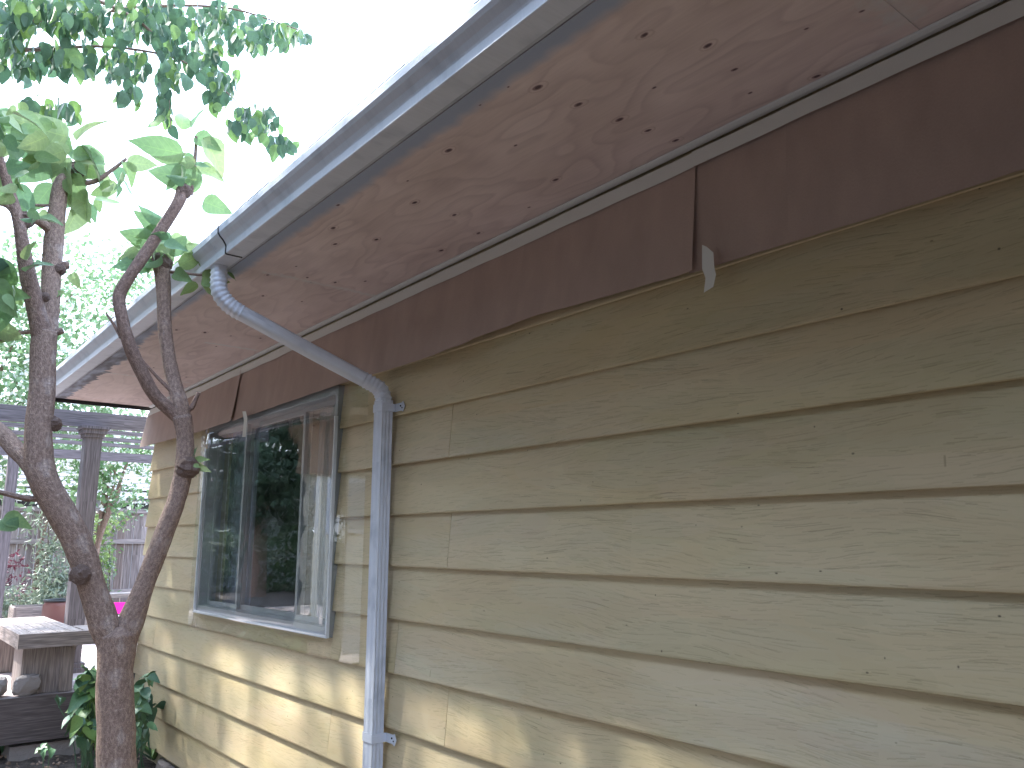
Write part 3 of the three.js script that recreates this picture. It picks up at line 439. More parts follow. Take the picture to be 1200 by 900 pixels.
// ---------------------------------------------------------------- the pruned tree in front of the wall
{
  const t = thing('pruned_tree', 'pruned tree with smooth brown forking limbs and big fresh leaves', 'tree');
  const D = 3.7, at = (u, v, w, dd = 0) => { const p = far(u, v, D + dd); return [p, w * 0.5 * p.distanceTo(CAM) / F]; };
  const basep = far(136, 900, D);
  part('trunk', limb([[V(basep.x - 0.02, 0.02, basep.z + 0.01), 0.105], [V(basep.x - 0.01, 0.16, basep.z), 0.078], at(136, 960, 37), at(136, 860, 35), at(135, 790, 34), at(137, 758, 37), at(138, 744, 38), at(138, 734, 22)], 18, 0.045, 1), M.bark, t);
  const L = (pts, mat = M.bark, seed = 2, rough = 0.05) => part('limb', limb(pts.map((p) => at(...p)), 14, rough, seed), mat, t);
  L([[134, 766, 24], [123, 734, 29], [110, 694, 26], [89, 632, 28], [67, 592, 28], [49, 556, 28], [45, 512, 26], [50, 450, 24], [51, 405, 24], [52, 388, 23]], M.bark, 3);
  L([[51, 402, 20], [43, 366, 18, -0.02], [34, 328, 16, -0.05], [27, 290, 13, -0.08], [21, 256, 11, -0.1], [12, 226, 10, -0.1], [0, 188, 8, -0.12], [-12, 160, 7, -0.12]], M.barkDark, 4);
  L([[54, 410, 18], [58, 375, 17, 0.04], [60, 330, 18, 0.07], [63, 285, 19, 0.1], [67, 245, 16, 0.1], [72, 218, 15, 0.1], [82, 206, 16, 0.1], [91, 199, 13, 0.1]], M.bark, 5);
  L([[25, 268, 10, -0.08], [35, 255, 9, -0.03], [47, 260, 9, 0.05], [62, 272, 9, 0.1]], M.bark, 6);
  L([[44, 558, 20], [34, 541, 19, 0.03], [18, 526, 17, 0.08], [0, 506, 16, 0.14], [-25, 490, 15, 0.2]], M.bark, 7);
  L([[139, 768, 22], [153, 730, 26], [170, 684, 20], [189, 634, 20], [207, 585, 19], [216, 546, 20], [217, 512, 18], [213, 488, 21]], M.bark, 8);
  L([[216, 494, 16], [201, 481, 15], [182, 464, 14, -0.02], [165, 434, 14, -0.05], [151, 402, 13, -0.08], [142, 368, 12, -0.1], [140, 346, 13, -0.1], [154, 321, 12, -0.12], [175, 290, 12, -0.14], [195, 260, 12, -0.16], [209, 237, 12, -0.18], [214, 223, 13, -0.18]], M.barkDark, 9);
  L([[215, 500, 18], [211, 475, 18], [204, 448, 15, 0.02], [198, 420, 14, 0.03], [193, 380, 14, 0.04], [192, 345, 15, 0.05], [190, 318, 17, 0.05], [189, 305, 19, 0.05]], M.bark, 10);
  // knots and cut stubs
  const knob = (u, v, w, dd = 0) => { const [p, q] = at(u, v, w, dd); const g = new THREE.IcosahedronGeometry(q, 3), a = g.attributes.position; for (let i = 0; i < a.count; i++) { const k = 1 + 0.4 * fbm(a.getX(i) * 60, a.getY(i) * 60, a.getZ(i) * 60); a.setXYZ(i, a.getX(i) * k, a.getY(i) * k, a.getZ(i) * k); } g.computeVertexNormals(); g.translate(p.x, p.y, p.z); return part('knot', g, M.barkDark, t); };
  knob(220, 548, 24, -0.02); knob(89, 200, 17, 0.1); knob(216, 224, 16, -0.18); knob(189, 308, 22, 0.05); knob(94, 674, 20, -0.06); knob(30, 258, 17, -0.08); knob(70, 316, 12, 0.06); knob(52, 348, 10, -0.03); knob(63, 497, 16, 0);
  const twig = (pts) => part('twig', limb(pts.map((p) => at(...p)), 7, 0.03, 12, 4), M.barkDark, t);
  twig([[213, 482, 8], [224, 478, 6], [229, 468, 5], [233, 460, 4]]); twig([[213, 470, 5], [190, 448, 4], [176, 433, 3], [165, 420, 2]]); twig([[142, 396, 4, -0.08], [133, 380, 3, -0.08], [124, 367, 2, -0.08]]);
  twig([[46, 388, 5], [25, 390, 4], [8, 396, 4], [-8, 400, 3]]); twig([[50, 585, 6], [30, 584, 6, 0.02], [0, 577, 5, 0.05], [-20, 575, 4, 0.08]]); twig([[66, 390, 7], [74, 387, 7]]); twig([[66, 314, 9, 0.07], [77, 311, 9, 0.07], [81, 311, 8, 0.07]]);
  twig([[87, 214, 7, 0.1], [110, 213, 5, 0.1], [130, 200, 4, 0.1], [148, 186, 3, 0.1]]); twig([[70, 238, 4, 0.1], [55, 241, 3, 0.1], [38, 240, 3, 0.1]]); twig([[224, 228, 4, -0.18], [228, 195, 4, -0.18], [230, 160, 3, -0.18]]); twig([[195, 318, 4, 0.05], [215, 320, 3, 0], [240, 322, 3, -0.05], [258, 318, 2, -0.08]]); twig([[64, 500, 6, 0], [72, 500, 5, 0]]); twig([[22, 262, 5, -0.1], [10, 242, 6, -0.1], [-6, 236, 6, -0.1]]);
  const crown = new THREE.Group(); crown.name = 'crown'; t.add(crown);
  const r = rngOf(77);
  const leaf = (u, v, len, ang, dd, flat = 0.4, mats = M.leafYoung) => { // len in pixels, ang in the picture's plane, clockwise from right
    const p = far(u, v, D + dd), s = len * p.distanceTo(CAM) / F, a = ang * Math.PI / 180, d = RT.clone().multiplyScalar(Math.cos(a)).addScaledVector(CU, -Math.sin(a)).addScaledVector(FW, (r() - 0.5) * 0.9);
    addLeaf(crown, p, s, d, 0.9 + (r() - 0.5) * 1.4 + flat, mats, r);
  };
  // single leaves that stand out
  for (const q of [[216, 180, 62, 188, -0.2], [216, 178, 38, 165, -0.22, 0.8], [238, 162, 44, 55, -0.2], [238, 212, 54, 185, -0.2, 0.9], [212, 152, 30, -90, -0.2], [225, 150, 26, -60, -0.2], [228, 160, 28, 20, -0.18], [80, 160, 55, 190, 0.05], [90, 165, 40, -50, 0.05], [95, 170, 46, 60, 0.05], [80, 185, 48, 100, 0.05], [85, 175, 42, 30, 0.1], [60, 180, 44, 130, 0.08], [148, 190, 34, 8, 0.1], [100, 175, 40, 80, 0.1], [75, 200, 40, 200, 0.1], [62, 215, 36, 120, 0.1], [95, 225, 36, 70, 0.1], [92, 240, 34, 110, 0.1], [145, 190, 28, 60, 0.1],
    [44, 258, 26, 0, -0.05], [245, 320, 26, -30, -0.06], [237, 325, 30, 10, -0.06], [236, 330, 32, 40, -0.06], [232, 333, 22, 150, -0.06], [243, 312, 22, 230, -0.06], [265, 315, 16, 60, -0.08], [263, 312, 14, -10, -0.08], [200, 300, 30, -60, 0], [210, 312, 32, -30, 0], [180, 285, 34, 200, 0.02], [175, 300, 36, 150, 0.02], [185, 275, 34, 230, 0.02], [165, 290, 30, 160, 0.02], [215, 296, 26, -20, 0], [205, 318, 24, 30, 0], [238, 236, 30, 20, -0.18], [190, 258, 26, 200, -0.1],
    [10, 310, 40, 150, -0.15, 0.2, M.leafDark], [20, 320, 46, 170, -0.15, 0.2, M.leafDark], [30, 318, 30, -30, -0.12], [32, 305, 26, -70, -0.12], [5, 345, 44, 110, -0.15], [-5, 330, 40, 60, -0.15], [18, 392, 26, 170, 0], [8, 396, 28, 200, 0], [-4, 385, 30, 20, 0], [226, 540, 18, -10, 0], [228, 545, 20, 30, 0], [222, 538, 16, -50, 0], [60, 348, 14, -30, 0.05], [84, 320, 18, 60, 0.07], [8, 205, 30, 140, -0.1], [20, 215, 34, 70, -0.1], [22, 608, 26, 160, 0.05], [5, 605, 26, 20, 0.08]]) leaf(...q);
  // loose bunches round the cut ends
  for (const [u, v, ru, rvv, n, s, dd] of [[40, 165, 46, 40, 30, 27, 0.05], [78, 190, 26, 22, 14, 27, 0.1], [10, 150, 26, 40, 18, 28, -0.05], [188, 290, 34, 24, 22, 22, 0.03], [222, 195, 20, 34, 10, 26, -0.2], [10, 330, 18, 26, 6, 30, -0.1], [135, 205, 22, 14, 7, 22, 0.1], [105, 235, 18, 22, 7, 26, 0.12], [36, 250, 20, 14, 9, 16, -0.05], [20, 210, 20, 26, 10, 26, -0.1], [228, 545, 10, 8, 4, 14, 0]])
    for (let i = 0; i < n; i++) leaf(u + (r() + r() - 1) * ru, v + (r() + r() - 1) * rvv, s * (0.55 + r() * 0.7), r() * 200 - 10, dd + (r() - 0.5) * 0.5);
}

// ---------------------------------------------------------------- the taller leafy tree whose boughs hang in from above
{
  const t = thing('overhanging_tree', 'tall dark-leaved tree whose drooping boughs hang above the roof edge', 'tree');
  const r = rngOf(31), D = 6.2, hub = V(-7.2, 5.2, 3.6);
  part('trunk', limb([[V(-7.6, 0.0, 3.9), 0.2], [V(-7.5, 1.5, 3.85), 0.16], [V(-7.3, 3.6, 3.7), 0.14], [hub, 0.12], [V(-7.0, 6.6, 3.5), 0.08], [V(-6.6, 8, 3.3), 0.04]], 14, 0.05, 21), M.barkDark, t);
  const bough = (pts) => { const w = pts.map(([u, v, dd, rad]) => [far(u, v, D + dd), rad]); part('bough', limb([[hub, 0.06], ...w], 8, 0.04, 22, 5), M.barkDark, t); return w; };
  bough([[-60, 20, 0, 0.035], [60, 22, 0, 0.02], [170, 8, 0, 0.012], [270, 10, -0.1, 0.008], [350, 35, -0.2, 0.004]]);
  bough([[-60, 60, 0.2, 0.03], [40, 58, 0.2, 0.016], [130, 55, 0.1, 0.01], [210, 70, 0, 0.008], [250, 95, 0, 0.006], [300, 140, 0, 0.003]]);
  bough([[-60, 0, -0.3, 0.03], [80, -10, -0.3, 0.016], [180, 40, -0.3, 0.01], [196, 100, -0.3, 0.006], [200, 150, -0.3, 0.003]]);
  part('bough', limb([[hub, 0.07], [V(-6, 6.0, 3.3), 0.05], [V(-4.6, 6.1, 3.0), 0.03], [V(-3.2, 5.8, 2.8), 0.01]], 8, 0.04, 27, 5), M.barkDark, t);
  const crown = new THREE.Group(); crown.name = 'crown'; t.add(crown);
  const blobs = [[30, 10, 50, 26, 60], [100, 14, 60, 28, 62], [170, 20, 50, 32, 50], [240, 20, 55, 28, 42], [300, 36, 40, 22, 26], [345, 38, 26, 14, 11], [20, 60, 30, 34, 26], [75, 62, 40, 24, 26], [140, 72, 40, 26, 26], [205, 80, 22, 40, 22], [240, 60, 30, 26, 22], [262, 100, 24, 24, 18], [298, 140, 36, 20, 22], [330, 164, 22, 10, 8], [195, 130, 12, 26, 9], [60, 125, 50, 16, 12], [150, 105, 16, 14, 7]];
  const rest = [], mk = (u, v, k) => { const dd = (r() - 0.5) * 1.6, p = far(u, v, D + dd), s = 0.108 * (0.7 + r() * 0.6), d = V((r() - 0.5) * 1.2, -0.75 - r() * 0.5, (r() - 0.5) * 1.2); return [p, s, d, (r() - 0.5) * 4]; };
  let n = 0;
  for (const [u, v, ru, rvv, m] of blobs) for (let i = 0; i < m * 2.7; i++) {
    const [p, s, d, roll] = mk(u + (r() + r() - 1) * ru, v + (r() + r() - 1) * rvv), keep = i < m * 0.62 && n < 295;
    if (keep) { addLeaf(crown, p, s, d, roll, M.leafDark, r, roundLeaves); n++; } else { const o = new THREE.Object3D(); o.position.copy(p); o.scale.setScalar(s); orient(o, d, roll); o.updateMatrix(); rest.push(roundLeaves[rest.length % 4].clone().applyMatrix4(o.matrix)); }
  }
  // the rest of the crown, above and left of the picture
  for (let i = 0; i < 4400; i++) { const q = rv(r), k = Math.cbrt(r()), p = i < 1600 ? V(-5 + q.x * 2.3 * k, 5.9 + q.y * 1.4 * k, 2.95 + q.z * 0.95 * k) : i < 2300 ? V(-8.4 + q.x * 1.9 * k, 6.3 + q.y * 1.2 * k, 2.9 + q.z * 1.1 * k) : i < 3800 ? V(-10.2 + q.x * 1.2 * k, 6.2 + q.y * 1.0 * k, 2.4 + q.z * 0.9 * k) : V(-7.4 + q.x * 2.4 * k, 6.8 + q.y * 1.4 * k, 3.9 + q.z * 1.6 * k), o = new THREE.Object3D(); o.position.copy(p); o.scale.setScalar(0.13); orient(o, V(r() - 0.5, -0.8, r() - 0.5), r() * 4); o.updateMatrix(); rest.push(roundLeaves[i % 4].clone().applyMatrix4(o.matrix)); }
  const k = rest.filter((_, i) => i % 4 !== 0), k2 = rest.filter((_, i) => i % 4 === 0);
  part('leaf_mass', mergeGeometries(k), M.leafDark[0], t).userData.kind = 'stuff';
  part('leaf_mass', mergeGeometries(k2), M.leafDark[3], t).userData.kind = 'stuff';
}

// ---------------------------------------------------------------- deck, bench, pergola
const DY = 0.56;
{
  const d = thing('deck', 'raised weathered plank deck beyond the house corner', 'deck'), r = rngOf(41);
  part('rim_board', box(0.04, 0.31, 6.4, -6.965, DY - 0.155 - 0.001, 1.9), M.rim, d);
  part('joist', [box(6.6, 0.2, 0.045, -10.3, DY - 0.135, -1.2), box(6.6, 0.2, 0.045, -10.3, DY - 0.135, 0.4), box(6.6, 0.2, 0.045, -10.3, DY - 0.135, 2.0), box(6.6, 0.2, 0.045, -10.3, DY - 0.135, 4.6)], M.rim, d);
  for (const [x, z] of [[-7.3, 0.4], [-7.3, 2.2], [-7.3, 4.5], [-10, 0.4], [-10, 2.2], [-13, 0.4]]) part('footing', box(0.1, 0.4, 0.1, x, 0.26, z), M.rim, d);
  for (let x = -7.02; x > -13.6; x -= 0.143) { const z0 = x > -7.1 ? -0.02 : x > -12 ? -1.6 : -3; const g = box(0.137, 0.034, 5.1 - z0, x, DY - 0.017 + 0.0012 * (r() - 0.5), (5.1 + z0) / 2); const uv = g.attributes.uv, o = r() * 9; for (let i = 0; i < uv.count; i++) uv.setX(i, uv.getX(i) + o); part('plank', g, M.deck[Math.floor(r() * 3)], d); }
}
{
  const b = thing('bench', 'low slatted wooden corner bench with box legs on the deck edge', 'bench'), y = 1.0;
  part('apron', box(0.04, 0.10, 0.86, -6.895, y - 0.05, 0.41), M.bench, b);
  part('apron', box(1.5, 0.10, 0.036, -7.666, y - 0.05, 0.822), M.bench, b);
  part('seat_frame', [box(1.45, 0.08, 0.03, -7.67, y - 0.085, 0.46), box(0.03, 0.08, 0.4, -7.36, y - 0.085, 0.22), box(0.03, 0.08, 0.34, -8.38, y - 0.085, 0.64)], M.bench, b);
  for (let k = 0; k < 5; k++) part('slat', box(1.5, 0.028, 0.078, -7.67, y - 0.013, 0.46 + k * 0.083), M.benchTop, b);
  for (let k = 0; k < 5; k++) part('slat', box(0.078, 0.028, 0.43, -6.96 - k * 0.083, y - 0.0135, 0.19), M.benchTop, b);
  part('box_leg', [box(0.36, 0.38, 0.04, -7.2, DY + 0.195, 0.76), box(0.36, 0.38, 0.04, -7.2, DY + 0.195, 0.46), box(0.04, 0.38, 0.26, -7.04, DY + 0.195, 0.61)], M.bench, b);
  part('leg', box(0.09, 0.38, 0.09, -7.04, DY + 0.195, 0.485), M.bench, b);
  part('leg', box(0.07, 0.38, 0.07, -7.06, DY + 0.195, 0.06), M.bench, b);
  part('box_leg', box(0.06, 0.38, 0.3, -8.34, DY + 0.195, 0.64), M.bench, b);
}
{
  const p = thing('pergola', 'grey painted pergola with open rafters over the deck', 'pergola'), h0 = 0;
  const post = (x, z, w, mat, h) => { const q = part('post', box(w, h - DY, w, x, (h + DY) / 2, z), mat, p); return q; };
  const px = -8.02, pz = 0.255, q = post(px, pz, 0.135, M.post, 2.6);
  part('cap', [box(0.2, 0.04, 0.2, px, 2.62, pz), box(0.235, 0.022, 0.235, px, 2.652, pz), box(0.165, 0.03, 0.165, px, 2.584, pz)], M.post, q);
  part('base_plate', [box(0.24, 0.035, 0.24, px, DY + 0.0185, pz), box(0.19, 0.04, 0.19, px, DY + 0.057, pz)], M.post, q);
  post(-11.2, 0.42, 0.11, M.pergola, 2.66); post(-11.2, -2.6, 0.11, M.pergola, 2.66);
  part('beam', box(0.05, 0.14, 4.4, -8.05, 2.735, -0.9), M.pergola, p);
  for (const x of [-8.7, -9.35, -10.0, -10.6]) part('rafter', box(0.05, 0.04, 4.4, x, 2.795, -0.9), M.pergola, p);
  part('beam', box(0.05, 0.11, 4.4, -11.25, 2.717, -0.9), M.pergola, p);
  part('cross_beam', box(3.5, 0.05, 0.05, -9.7, 2.84, -2.6), M.pergola, p);
}
// stones on the deck edge
{
  const rock = (p, s, seed, label) => { const g = new THREE.IcosahedronGeometry(1, 2), a = g.attributes.position, v = V(0, 0, 0); for (let i = 0; i < a.count; i++) { v.fromBufferAttribute(a, i); const k = 1 + 0.5 * fbm(v.x * 0.9 + seed, v.y * 0.9, v.z * 0.9) + 0.14 * fbm(v.x * 3, v.y * 3 + seed, v.z * 3); const q = 0.82; v.multiplyScalar(k); for (const c of ['x', 'y', 'z']) v[c] = Math.sign(v[c]) * Math.min(Math.abs(v[c]), q + 0.1 * noise(v.x * 2, v.z * 2, seed)); a.setXYZ(i, v.x * s[0], v.y * s[1], v.z * s[2]); } g.computeVertexNormals(); g.computeBoundingBox(); g.translate(p.x, p.y - g.boundingBox.min.y, p.z); return single('stone', g, M.rock, label, 'stone', 'stones on the deck edge'); };
  rock(V(-7.06, DY + 0.001, 0.955), [0.1, 0.085, 0.13], 8, 'long pinkish stone slab beside the smaller grey stone on deck');
  rock(V(-7.0, DY + 0.001, 0.74), [0.06, 0.085, 0.1], 3, 'rough grey stone leaning at the foot of the box leg').rotation.z = 0;
}
// pots, planter, chair further back on the deck
{
  const lathe = (pts, seg = 28) => new THREE.LatheGeometry(pts.map(([a, b]) => new THREE.Vector2(a, b)), seg);
  const pot = thing('glazed_pot', 'red-brown glazed pot with a dark rim beside the pergola post', 'pot', undefined, (() => { const p = far(70, 700, 12.2); return V(p.x, DY, p.z); })());
  part('body', lathe([[0, 0], [0.12, 0], [0.155, 0.06], [0.185, 0.18], [0.18, 0.29], [0.165, 0.34], [0.15, 0.34], [0.15, 0.27], [0, 0.27]]), M.potRed, pot); part('rim', new THREE.TorusGeometry(0.168, 0.016, 8, 28).rotateX(Math.PI / 2).translate(0, 0.355, 0), M.black, pot);
  part('compost', new THREE.CircleGeometry(0.15, 20).rotateX(-Math.PI / 2).translate(0, 0.31, 0), M.mulch, pot);
  const pl = thing('planter_box', 'low dark wooden planter box among shrubs by the grey post', 'planter', undefined, (() => { const p = far(36, 705, 12.8); return V(p.x, DY, p.z); })());
  part('panel', box(0.4, 0.26, 0.03, 0, 0.13, 0.2), M.bench, pl); part('panel', box(0.4, 0.26, 0.03, 0, 0.13, -0.2), M.bench, pl); part('panel', box(0.03, 0.26, 0.37, 0.2, 0.13, 0), M.bench, pl); part('panel', box(0.03, 0.26, 0.37, -0.2, 0.13, 0), M.bench, pl); part('soil', box(0.36, 0.2, 0.36, 0, 0.1, 0), M.mulch, pl);
  const c = thing('garden_chair', 'white metal chair with a bright pink backrest band', 'chair', undefined, (() => { const p = far(147, 700, 10.6); return V(p.x, DY, p.z); })()); c.rotation.y = -0.35;
  part('backrest', new THREE.BoxGeometry(0.02, 0.125, 0.34).translate(0.2, 0.36, 0), M.pink, c); part('seat', box(0.36, 0.025, 0.36, 0, 0.225, 0), M.white, c);
  for (const [x, z, h] of [[0.2, 0.165, 0.42], [0.2, -0.165, 0.42], [-0.17, 0.165, 0.22], [-0.17, -0.165, 0.22]]) part('leg', new THREE.CylinderGeometry(0.012, 0.012, h, 8).translate(x - (h > 0.3 ? 0.013 : 0), h / 2, z), M.white, c);
  const lb = thing('log_bench', 'low weathered wood bench along the fence behind the pink chair', 'bench', undefined, (() => { const p = far(140, 702, 12.6); return V(p.x, DY, p.z); })());
  part('seat', box(0.35, 0.05, 1.1, 0, 0.38, 0), M.benchTop, lb); part('rail', box(0.06, 0.05, 1.0, 0.1, 0.2, 0), M.bench, lb); part('leg', box(0.3, 0.35, 0.08, 0, 0.178, 0.42), M.bench, lb); part('leg', box(0.3, 0.35, 0.08, 0, 0.178, -0.42), M.bench, lb);
  const bp = thing('black_pot', 'small black plastic pot by the house corner on the deck', 'pot', undefined, V(-7.22, DY, -0.1));
  part('body', lathe([[0, 0], [0.06, 0], [0.085, 0.16], [0.09, 0.165], [0.09, 0.185], [0.078, 0.185], [0.07, 0.1], [0, 0.1]]), M.black, bp);
  single('cable', new THREE.TubeGeometry(new THREE.CatmullRomCurve3([V(-6.99, 1.12, -0.02), V(-6.985, 0.98, 0.03), V(-6.995, 0.8, 0.0), V(-6.985, 0.66, 0.045), V(-6.975, 0.6, 0.02), V(-7.03, 0.566, 0.06)]), 40, 0.005, 6), M.white, 'thin pale cable hanging down the house corner', 'cable');
}

// ---------------------------------------------------------------- fence, neighbour's house and garden beyond
const FX = -16.6;
{
  const f = thing('fence', 'weathered grey board fence closing the back of the garden', 'fence'), r = rngOf(51), gy = groundY(FX, 0);
  const top = 2.22;
  for (let z = -7; z < 0.9; z += 0.146) { const h = top - gy - 0.02 + (r() - 0.5) * 0.012, g = box(0.02, h, 0.138, FX - 0.02 + (r() - 0.5) * 0.006, gy + h / 2, z); const uv = g.attributes.uv, o = r() * 9; for (let i = 0; i < uv.count; i++) uv.setXY(i, uv.getX(i) + o, uv.getY(i) + o); part('board', g, M.fence[Math.min(3, Math.floor(r() * 3.4))], f); }
  for (const y of [top + 0.004, 1.66, 0.75]) part('rail', box(0.045, 0.085, 8.1, FX + 0.018, y, -3.05), M.fence[y > 2 ? 0 : 2], f);
  for (let z = -6.5; z < 1; z += 2.4) part('post', box(0.09, top - gy + 0.02, 0.09, FX + 0.09, gy + (top - gy) / 2, z), M.fence[1], f);
}
{
  const n = thing('neighbour_house', 'low grey house with a pale shingle roof behind the board fence', 'house'), x = -23;
  part('wall', box(0.2, 2.8, 18, x, 1.6, 0), M.greyWall, n);
  const eave = 2.95;
  const rf = part('roof', (() => { const g = box(5.4, 0.12, 19, 0, 0, 0); g.rotateZ(-0.4); g.translate(x - 1.9, eave + 0.95, 0); return g; })(), M.shingle, n);
  for (let k = 0; k < 18; k++) { const g = box(0.3, 0.018, 18.8, 0, 0, 0); g.rotateZ(-0.36); const s = -0.12 + k * 0.28; g.translate(x + 0.45 - s * Math.cos(0.4), eave + 0.09 + s * Math.sin(0.4), 0); part('shingle_course', g, M.shingle, rf); }
  part('fascia', box(0.04, 0.16, 18.9, x + 0.62, eave - 0.12, 0), M.white, n);
  for (const z of [-4.2, -1.2, 2.0]) { const w = part('window', box(0.06, 0.7, 1.3, x + 0.11, 2.35, z), M.white, n); part('pane', box(0.02, 0.58, 1.18, x + 0.142, 2.35, z), M.black, w); }
}
function simpleTree(name, label, trunkPts, blobs, mat, seed, group, opt = {}) {
  const t = thing(name, label, 'tree', group);
  part('trunk', limb(trunkPts, 10, 0.06, seed), M.barkDark, t);
  for (const [c, , ry] of blobs.slice(0, 5)) part('limb', limb([[trunkPts[trunkPts.length - 2][0], trunkPts[trunkPts.length - 1][1]], [trunkPts[trunkPts.length - 1][0].clone().lerp(c, 0.5).add(V(0, 0.15, 0)), trunkPts[trunkPts.length - 1][1] * 0.6], [c.clone().add(V(0, ry * 0.3, 0)), 0.012]], 7, 0.04, seed + 1, 4), M.barkDark, t);
  const [a, b] = Array.isArray(mat) ? mat : [mat, mat];
  part('crown', foliage(blobs, seed, opt.bias ?? 0.5, 0.3, opt.wide ?? 0.6), a, t);
  part('crown', foliage(blobs.map(([c, x, y, z, n, s]) => [c, x, y, z, Math.round(n * (opt.second ?? 0.4)), s]), seed + 50, opt.bias ?? 0.5, 0.3, opt.wide ?? 0.6), b, t);
  if (opt.petals) part('blossom', foliage(blobs.map(([c, x, y, z, n, s]) => [c, x * 1.05, y * 1.05, z * 1.05, Math.round(n * opt.petals), s * 0.7]), seed + 90, 0.35, 0, 1), M.petal, t);
  return t;
}
{
  const B = (u, v, h, rx, ry, rz, n, s) => [far(u, v, h), rx, ry, rz, n, s];
  const p1 = far(-50, 640, 14), p2 = far(120, 620, 15.3);
  simpleTree('flowering_tree', 'airy pale green tree flecked with white blossom behind the eave end', [[V(p1.x, 0.4, p1.z), 0.12], [V(p1.x, 1.8, p1.z), 0.09], [V(p1.x - 0.1, 3.2, p1.z), 0.06]],
    [B(20, 420, 13.4, 1.5, 1.5, 1.5, 1900, 0.1), B(90, 360, 14, 1.6, 1.2, 1.6, 1500, 0.1), B(0, 330, 14, 1.4, 1.0, 1.4, 900, 0.1), B(70, 470, 13.4, 1.4, 1.1, 1.3, 1500, 0.1), B(-30, 520, 13.4, 1.2, 1.2, 1.2, 1100, 0.1), B(160, 330, 14.4, 0.9, 0.6, 1, 360, 0.1)], [M.leafPale[0], M.leafPale[1]], 61, undefined, { petals: 0.5, second: 0.6 });
  simpleTree('small_tree', 'slender pale green tree between the pergola post and the house corner', [[V(p2.x, 0.4, p2.z), 0.06], [V(p2.x, 1.6, p2.z + 0.05), 0.05], [V(p2.x + 0.1, 2.6, p2.z - 0.2), 0.035]],
    [B(125, 560, 15, 1.0, 0.8, 1.0, 900, 0.09), B(160, 520, 15.2, 1.0, 0.7, 1.0, 700, 0.09), B(95, 540, 15.2, 0.8, 0.9, 0.8, 700, 0.09), B(115, 515, 15.4, 1.2, 0.5, 1.1, 600, 0.09)], [M.leafPale[0], M.leafPale[2]], 63, undefined, { petals: 0.25 });
  simpleTree('yellow_tree', 'thin shrubby tree with yellow-green leaves against the board fence', [[V(-15.9, 0.4, -0.75), 0.035], [V(-15.9, 1.2, -0.72), 0.03], [V(-15.85, 2.0, -0.8), 0.02]],
    [B(112, 635, 15.6, 0.35, 0.45, 0.3, 340, 0.075), B(126, 610, 15.7, 0.5, 0.22, 0.4, 200, 0.075), B(116, 668, 15.6, 0.3, 0.4, 0.3, 220, 0.07)], [M.leafYoung[0], M.leafGrey], 65);
  const shrub = (label, blobs, mat, seed, stems) => { const t = thing('shrub', label, 'shrub'); for (const [u, v, h] of stems) { const p = far(u, v, h), g = groundY(p.x, p.z); part('stem', limb([[V(p.x, g - 0.02, p.z), 0.018], [V(p.x + 0.05, g + 0.5, p.z), 0.014], [V(p.x, p.y, p.z + 0.05), 0.006]], 6, 0.03, seed, 4), M.twig, t); } part('foliage', foliage(blobs, seed, 0.6, 0.5, 0.3), mat, t); return t; };
  shrub('tall fine-leaved grey-green climber against the fence beside the grey post', [B(58, 640, 14.6, 0.4, 0.7, 0.36, 900, 0.1), B(62, 690, 14.2, 0.45, 0.5, 0.4, 800, 0.1), B(45, 620, 14.8, 0.3, 0.4, 0.3, 260, 0.1), B(75, 680, 14.4, 0.35, 0.45, 0.3, 420, 0.09)], M.leafGrey, 67, [[55, 620, 14.6], [62, 610, 14.6], [48, 640, 14.5], [70, 650, 14.4]]);
  shrub('dark red-leaved shrub in front of the board fence', [B(4, 665, 15, 0.34, 0.3, 0.34, 420, 0.09), B(28, 690, 15, 0.25, 0.25, 0.25, 160, 0.08)], M.leafRed, 69, [[3, 660, 15]]);
  shrub('low grey-leaved shrub spreading below the red shrub', [B(0, 705, 14, 0.4, 0.3, 0.5, 700, 0.09), B(40, 705, 14, 0.3, 0.25, 0.4, 300, 0.08)], M.leafGrey, 71, [[0, 700, 14]]);
  shrub('sparse leafy bush at the fence near the house corner', [B(124, 655, 15.8, 0.2, 0.5, 0.25, 200, 0.08), B(114, 695, 15.4, 0.25, 0.3, 0.3, 260, 0.08)], M.leafPale[2], 73, [[132, 640, 15.8]]);
}

